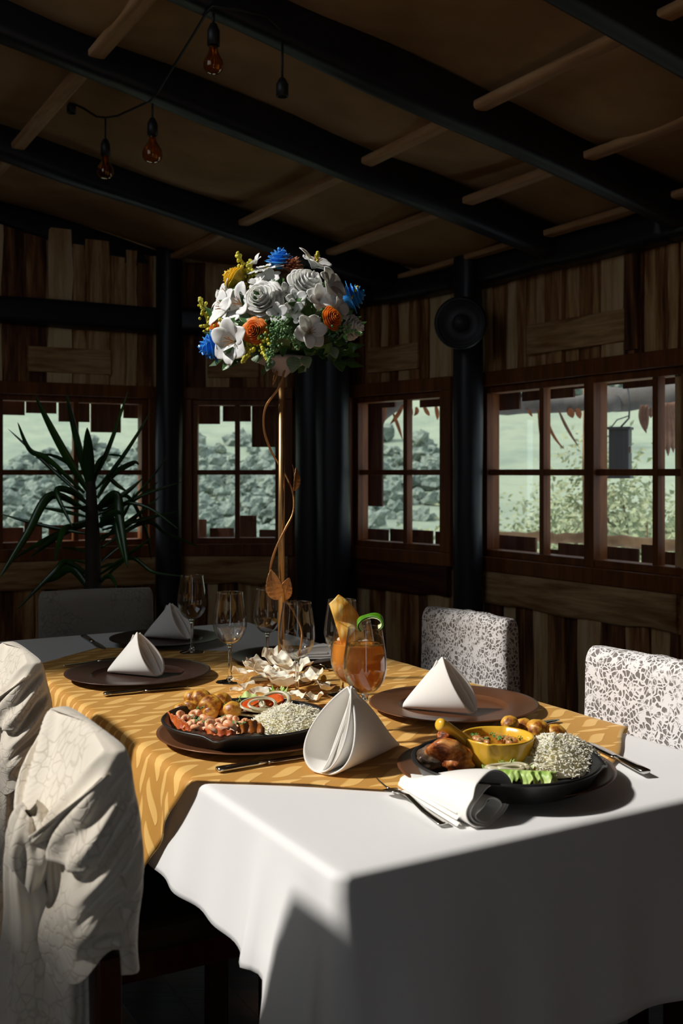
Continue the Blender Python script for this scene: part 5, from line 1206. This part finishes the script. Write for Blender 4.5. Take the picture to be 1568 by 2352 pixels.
# ------------------------------------------------------------------ spiky plant
t = NT('spiky_leaf'); v = t.coord(); t.l(t.ramp(t.noise(v, 6, 3), [(.3, L((20,48,22))), (.6, L((40,84,30))), (.8, L((76,120,44)))]), t.b.inputs['Base Color']); t.set(Roughness=.28, Specular_IOR_Level=.7, Subsurface_Weight=.0); M['spiky'] = t.m
PD = 3.75; pbx = Q(213, HZ, PD)
root = thing('spiky_plant', 'tall potted plant with long dark strap leaves before the far window', 'plant', Vector((pbx.x, pbx.y, 0)))
obj('pot', MB().lathe([(0,0),(.13,0),(.15,.02),(.19,.34),(.20,.36),(.20,.39),(.175,.39),(.165,.33),(0,.33)], 40, Vector((pbx.x, pbx.y, 0))), plain('clay_pot', L((120,62,40)), .7), root)
obj('soil', MB().lathe([(0,.345),(.168,.35),(.168,.33),(0,.33)], 32, Vector((pbx.x, pbx.y, 0))), plain('soil', (.03,.02,.014,1), .95, bump=1, bscale=60), root)
tr = [Q(x, y_, PD) for x, y_ in ((214,1500),(215,1360),(212,1220),(209,1120),(207,1060))]; tr = [Vector((tr[0].x, tr[0].y, .33))]+tr
obj('trunk', MB().tube(tr, [.034,.032,.030,.026,.018,.006], 14), plain('plant_trunk', L((52,44,34)), .8, bump=.8, bscale=60), root)
LV = [([(690,850),(470,520),(265,75)],60),([(690,800),(590,420),(520,80)],46),([(700,820),(690,560),(683,345)],80),([(730,760),(850,560),(1003,55)],32),([(750,830),(960,620),(1188,205)],28),([(760,900),(880,720),(1040,625),(1085,640)],40),
 ([(660,860),(380,600),(230,520),(138,305)],40),([(650,890),(400,670),(60,355)],26),([(600,690),(480,560),(330,555)],30),([(690,950),(560,850),(440,850),(570,1130)],44),([(690,1010),(400,880),(200,1200),(0,1520)],58),([(690,1180),(330,1130),(0,1020)],26),
 ([(690,1080),(520,1120),(230,1370)],50),([(700,1110),(430,1150),(110,1380)],40),([(690,1330),(600,1290),(480,1290)],24),([(690,1500),(520,1400),(420,1480),(130,1775)],40),([(690,1600),(560,1450),(420,1520),(340,1560)],64),([(690,1560),(600,1450),(450,1470)],24),
 ([(760,990),(900,880),(940,1080),(1000,1450)],72),([(790,1110),(900,1090),(950,1260),(990,1420)],58),([(770,980),(960,900),(1120,740)],36),([(770,1000),(1060,960),(1242,765)],30),([(770,1030),(1130,860),(1430,770)],22),([(780,1070),(1080,940),(1325,545)],18),
 ([(800,1150),(1130,1060),(1400,1000)],26),([(770,980),(980,940),(1170,980),(1392,1140)],22),([(780,1500),(960,1380),(1210,1190)],24),([(780,1570),(1010,1370),(1200,1480),(1430,1512)],26),([(840,720),(900,800),(1000,850)],30),([(780,1060),(980,880),(1130,1120),(1185,1385)],26),
 ([(770,1420),(880,1310),(960,1270)],22),([(780,1560),(880,1440),(915,1620)],34),([(790,1290),(1130,1090),(1310,1180),(1555,1280)],30),([(770,1230),(1000,1110),(1260,880)],30),([(690,1050),(500,1000),(290,970)],26),([(730,800),(760,560),(850,570)],44),([(850,560),(910,560),(990,580)],16),([(700,1120),(520,1130),(460,1250),(430,1400)],40),([(690,960),(610,1000),(480,960)],30),([(780,1130),(850,1000),(950,1010)],60),([(690,1420),(600,1370),(500,1400)],18),([(780,1450),(880,1400),(950,1430)],22),([(640,1640),(690,1600),(720,1560)],26),([(780,1200),(1000,1160),(1100,1010)],28),([(790,1240),(950,1120),(1060,840)],26)]
rng = random.Random(31)
for i, (pts, w) in enumerate(LV):
    sgn = rng.choice((-1, 1)); dep = rng.uniform(.02,.20)*sgn
    n = len(pts)-1; P3 = [Q(x/3.409, 880+y_/3.409, PD+dep*(k/n)) for k, (x, y_) in enumerate(pts)]
    C = bez(P3) if n < 3 else (lambda t_, P3=P3: cr(P3, t_))
    def cr(Q4, t_):
        s_ = t_*(len(Q4)-1); i_ = min(int(s_), len(Q4)-2); f = s_-i_; a, b_, c, d_ = Q4[max(i_-1,0)], Q4[i_], Q4[i_+1], Q4[min(i_+2, len(Q4)-1)]
        return .5*((2*b_)+(c-a)*f+(2*a-5*b_+4*c-d_)*f*f+(3*b_-a-3*c+d_)*f**3)
    ww = w/3.409*PD/FPX*.62; tw = rng.uniform(-.7,.7)
    def fn(u, v):
        p = C(v); tt = (C(min(1, v+.02))-C(max(0, v-.02))); tt = tt.normalized() if tt.length > 1e-7 else Vector((0,0,1)); vw = Vector((.12*tw, 1, .1)).normalized(); s1 = tt.cross(vw); s1 = s1.normalized() if s1.length > 1e-4 else Vector((1,0,0)); nn = s1.cross(tt)
        x = (u-.5)*2; k = min(1, .45+v*1.6)*max(0, 1-v**3.2)**.8; s2 = s1*cos(tw*.4)+nn*sin(tw*.4); return p+s2*x*ww*k+nn*(abs(x)-.5)*ww*.35*k
    obj('leaf', MB().grid(fn, 4, 22), M['spiky'], root, mods=[SOL(.0012)])

# ------------------------------------------------------------------ string lights
M['cable'] = plain('black_cable', (.01,.01,.011,1), .5); M['amberglass'] = thin_glass('amber_bulb_glass', (.95,.72,.42,1), 1.5); M['filament'] = plain('filament', L((214,150,80)), .4, .8)
cpts = [(163,236,4.32),(190,248,4.28),(222,268,4.22),(243,270,4.18),(270,266,4.1),(310,248,3.98),(345,232,3.86),(362,212,3.80),(400,150,3.6),(440,86,3.35),(475,28,3.13),(490,14,3.11),(560,24,3.13),(610,36,3.17),(645,66,3.2)]
C3 = [Q(x, y_, D) for x, y_, D in cpts]; pts = []
for i in range(len(C3)-1):
    for k in range(6):
        pts.append(C3[i].lerp(C3[i+1], k/6))
pts.append(C3[-1]); tag(obj('light_cable', MB().tube(pts, .0045, 8), M['cable']), 'thin black cable of the string lights looping between the rafters', 'cable')
def bulb(label, px, ytop, ysock, yb0, yb1, D, glass=True, wpx=46):
    top_ = Q(px, ytop, D); s0, s1 = Q(px, ysock, D), Q(px, yb0, D); k = D/FPX; root = thing('light_bulb', label, 'bulb', Vector((s0.x, s0.y, Q(px, yb1, D).z)), 0, 'hanging bulbs of the string lights')
    obj('cord', MB().tube([top_, s0], .004, 8), M['cable'], root)
    L_ = s0.z-s1.z; r = .019
    obj('socket', MB().lathe([(.004,0),(.010,-.004),(r*.9,-L_*.3),(r,-L_*.35),(r,-L_),(r*.8,-L_),(r*.7,-L_*.8),(0,-L_*.8)], 24, s0), M['cable'], root)
    if glass:
        R_ = wpx*k/2; zb = Q(px, yb1, D).z; H = s1.z-zb; pr = [(.013, 0),(.0145,-.18*H),(R_*.68,-.36*H),(R_*.93,-.52*H),(R_,-.68*H),(R_*.93,-.83*H),(R_*.62,-.95*H),(R_*.25,-.995*H),(0,-H)]
        pr = smooth_prof(pr, 4); inn = [(max(0, a-.0008), z+.0008 if i == len(pr)-1 else z) for i, (a, z) in enumerate(pr)]
        obj('glass_bulb', MB().lathe(pr+list(reversed(inn)), 40, s1), M['amberglass'], root)
        fb = MB().tube([s1, s1+Vector((0,0,-.35*H))], [.006,.003], 10)
        for j in range(5):
            a = 2*PI*j/5; fb.tube([s1+Vector((0,0,-.32*H)), s1+Vector((R_*.35*cos(a), R_*.35*sin(a), -.5*H)), s1+Vector((R_*.3*cos(a+.5), R_*.3*sin(a+.5), -.75*H))], .0008, 5)
        obj('filament', fb, M['filament'], root)
bulb('amber glass bulb hanging beside the steep upper rafter', 490, 30, 52, 105, 170, 3.11)
bulb('amber glass bulb pinned under the middle rafter', 350, 238, 270, 312, 374, 3.84)
bulb('smallest amber glass bulb hanging from the sagging cable', 242, 270, 318, 358, 411, 4.18, True, 38)
bulb('empty black socket hanging from the upper rafter without a bulb', 648, 92, 178, 222, 224, 3.2, False)
bulb('empty black socket at the cable end beside the pale batten', 164, 228, 234, 260, 262, 4.32, False)
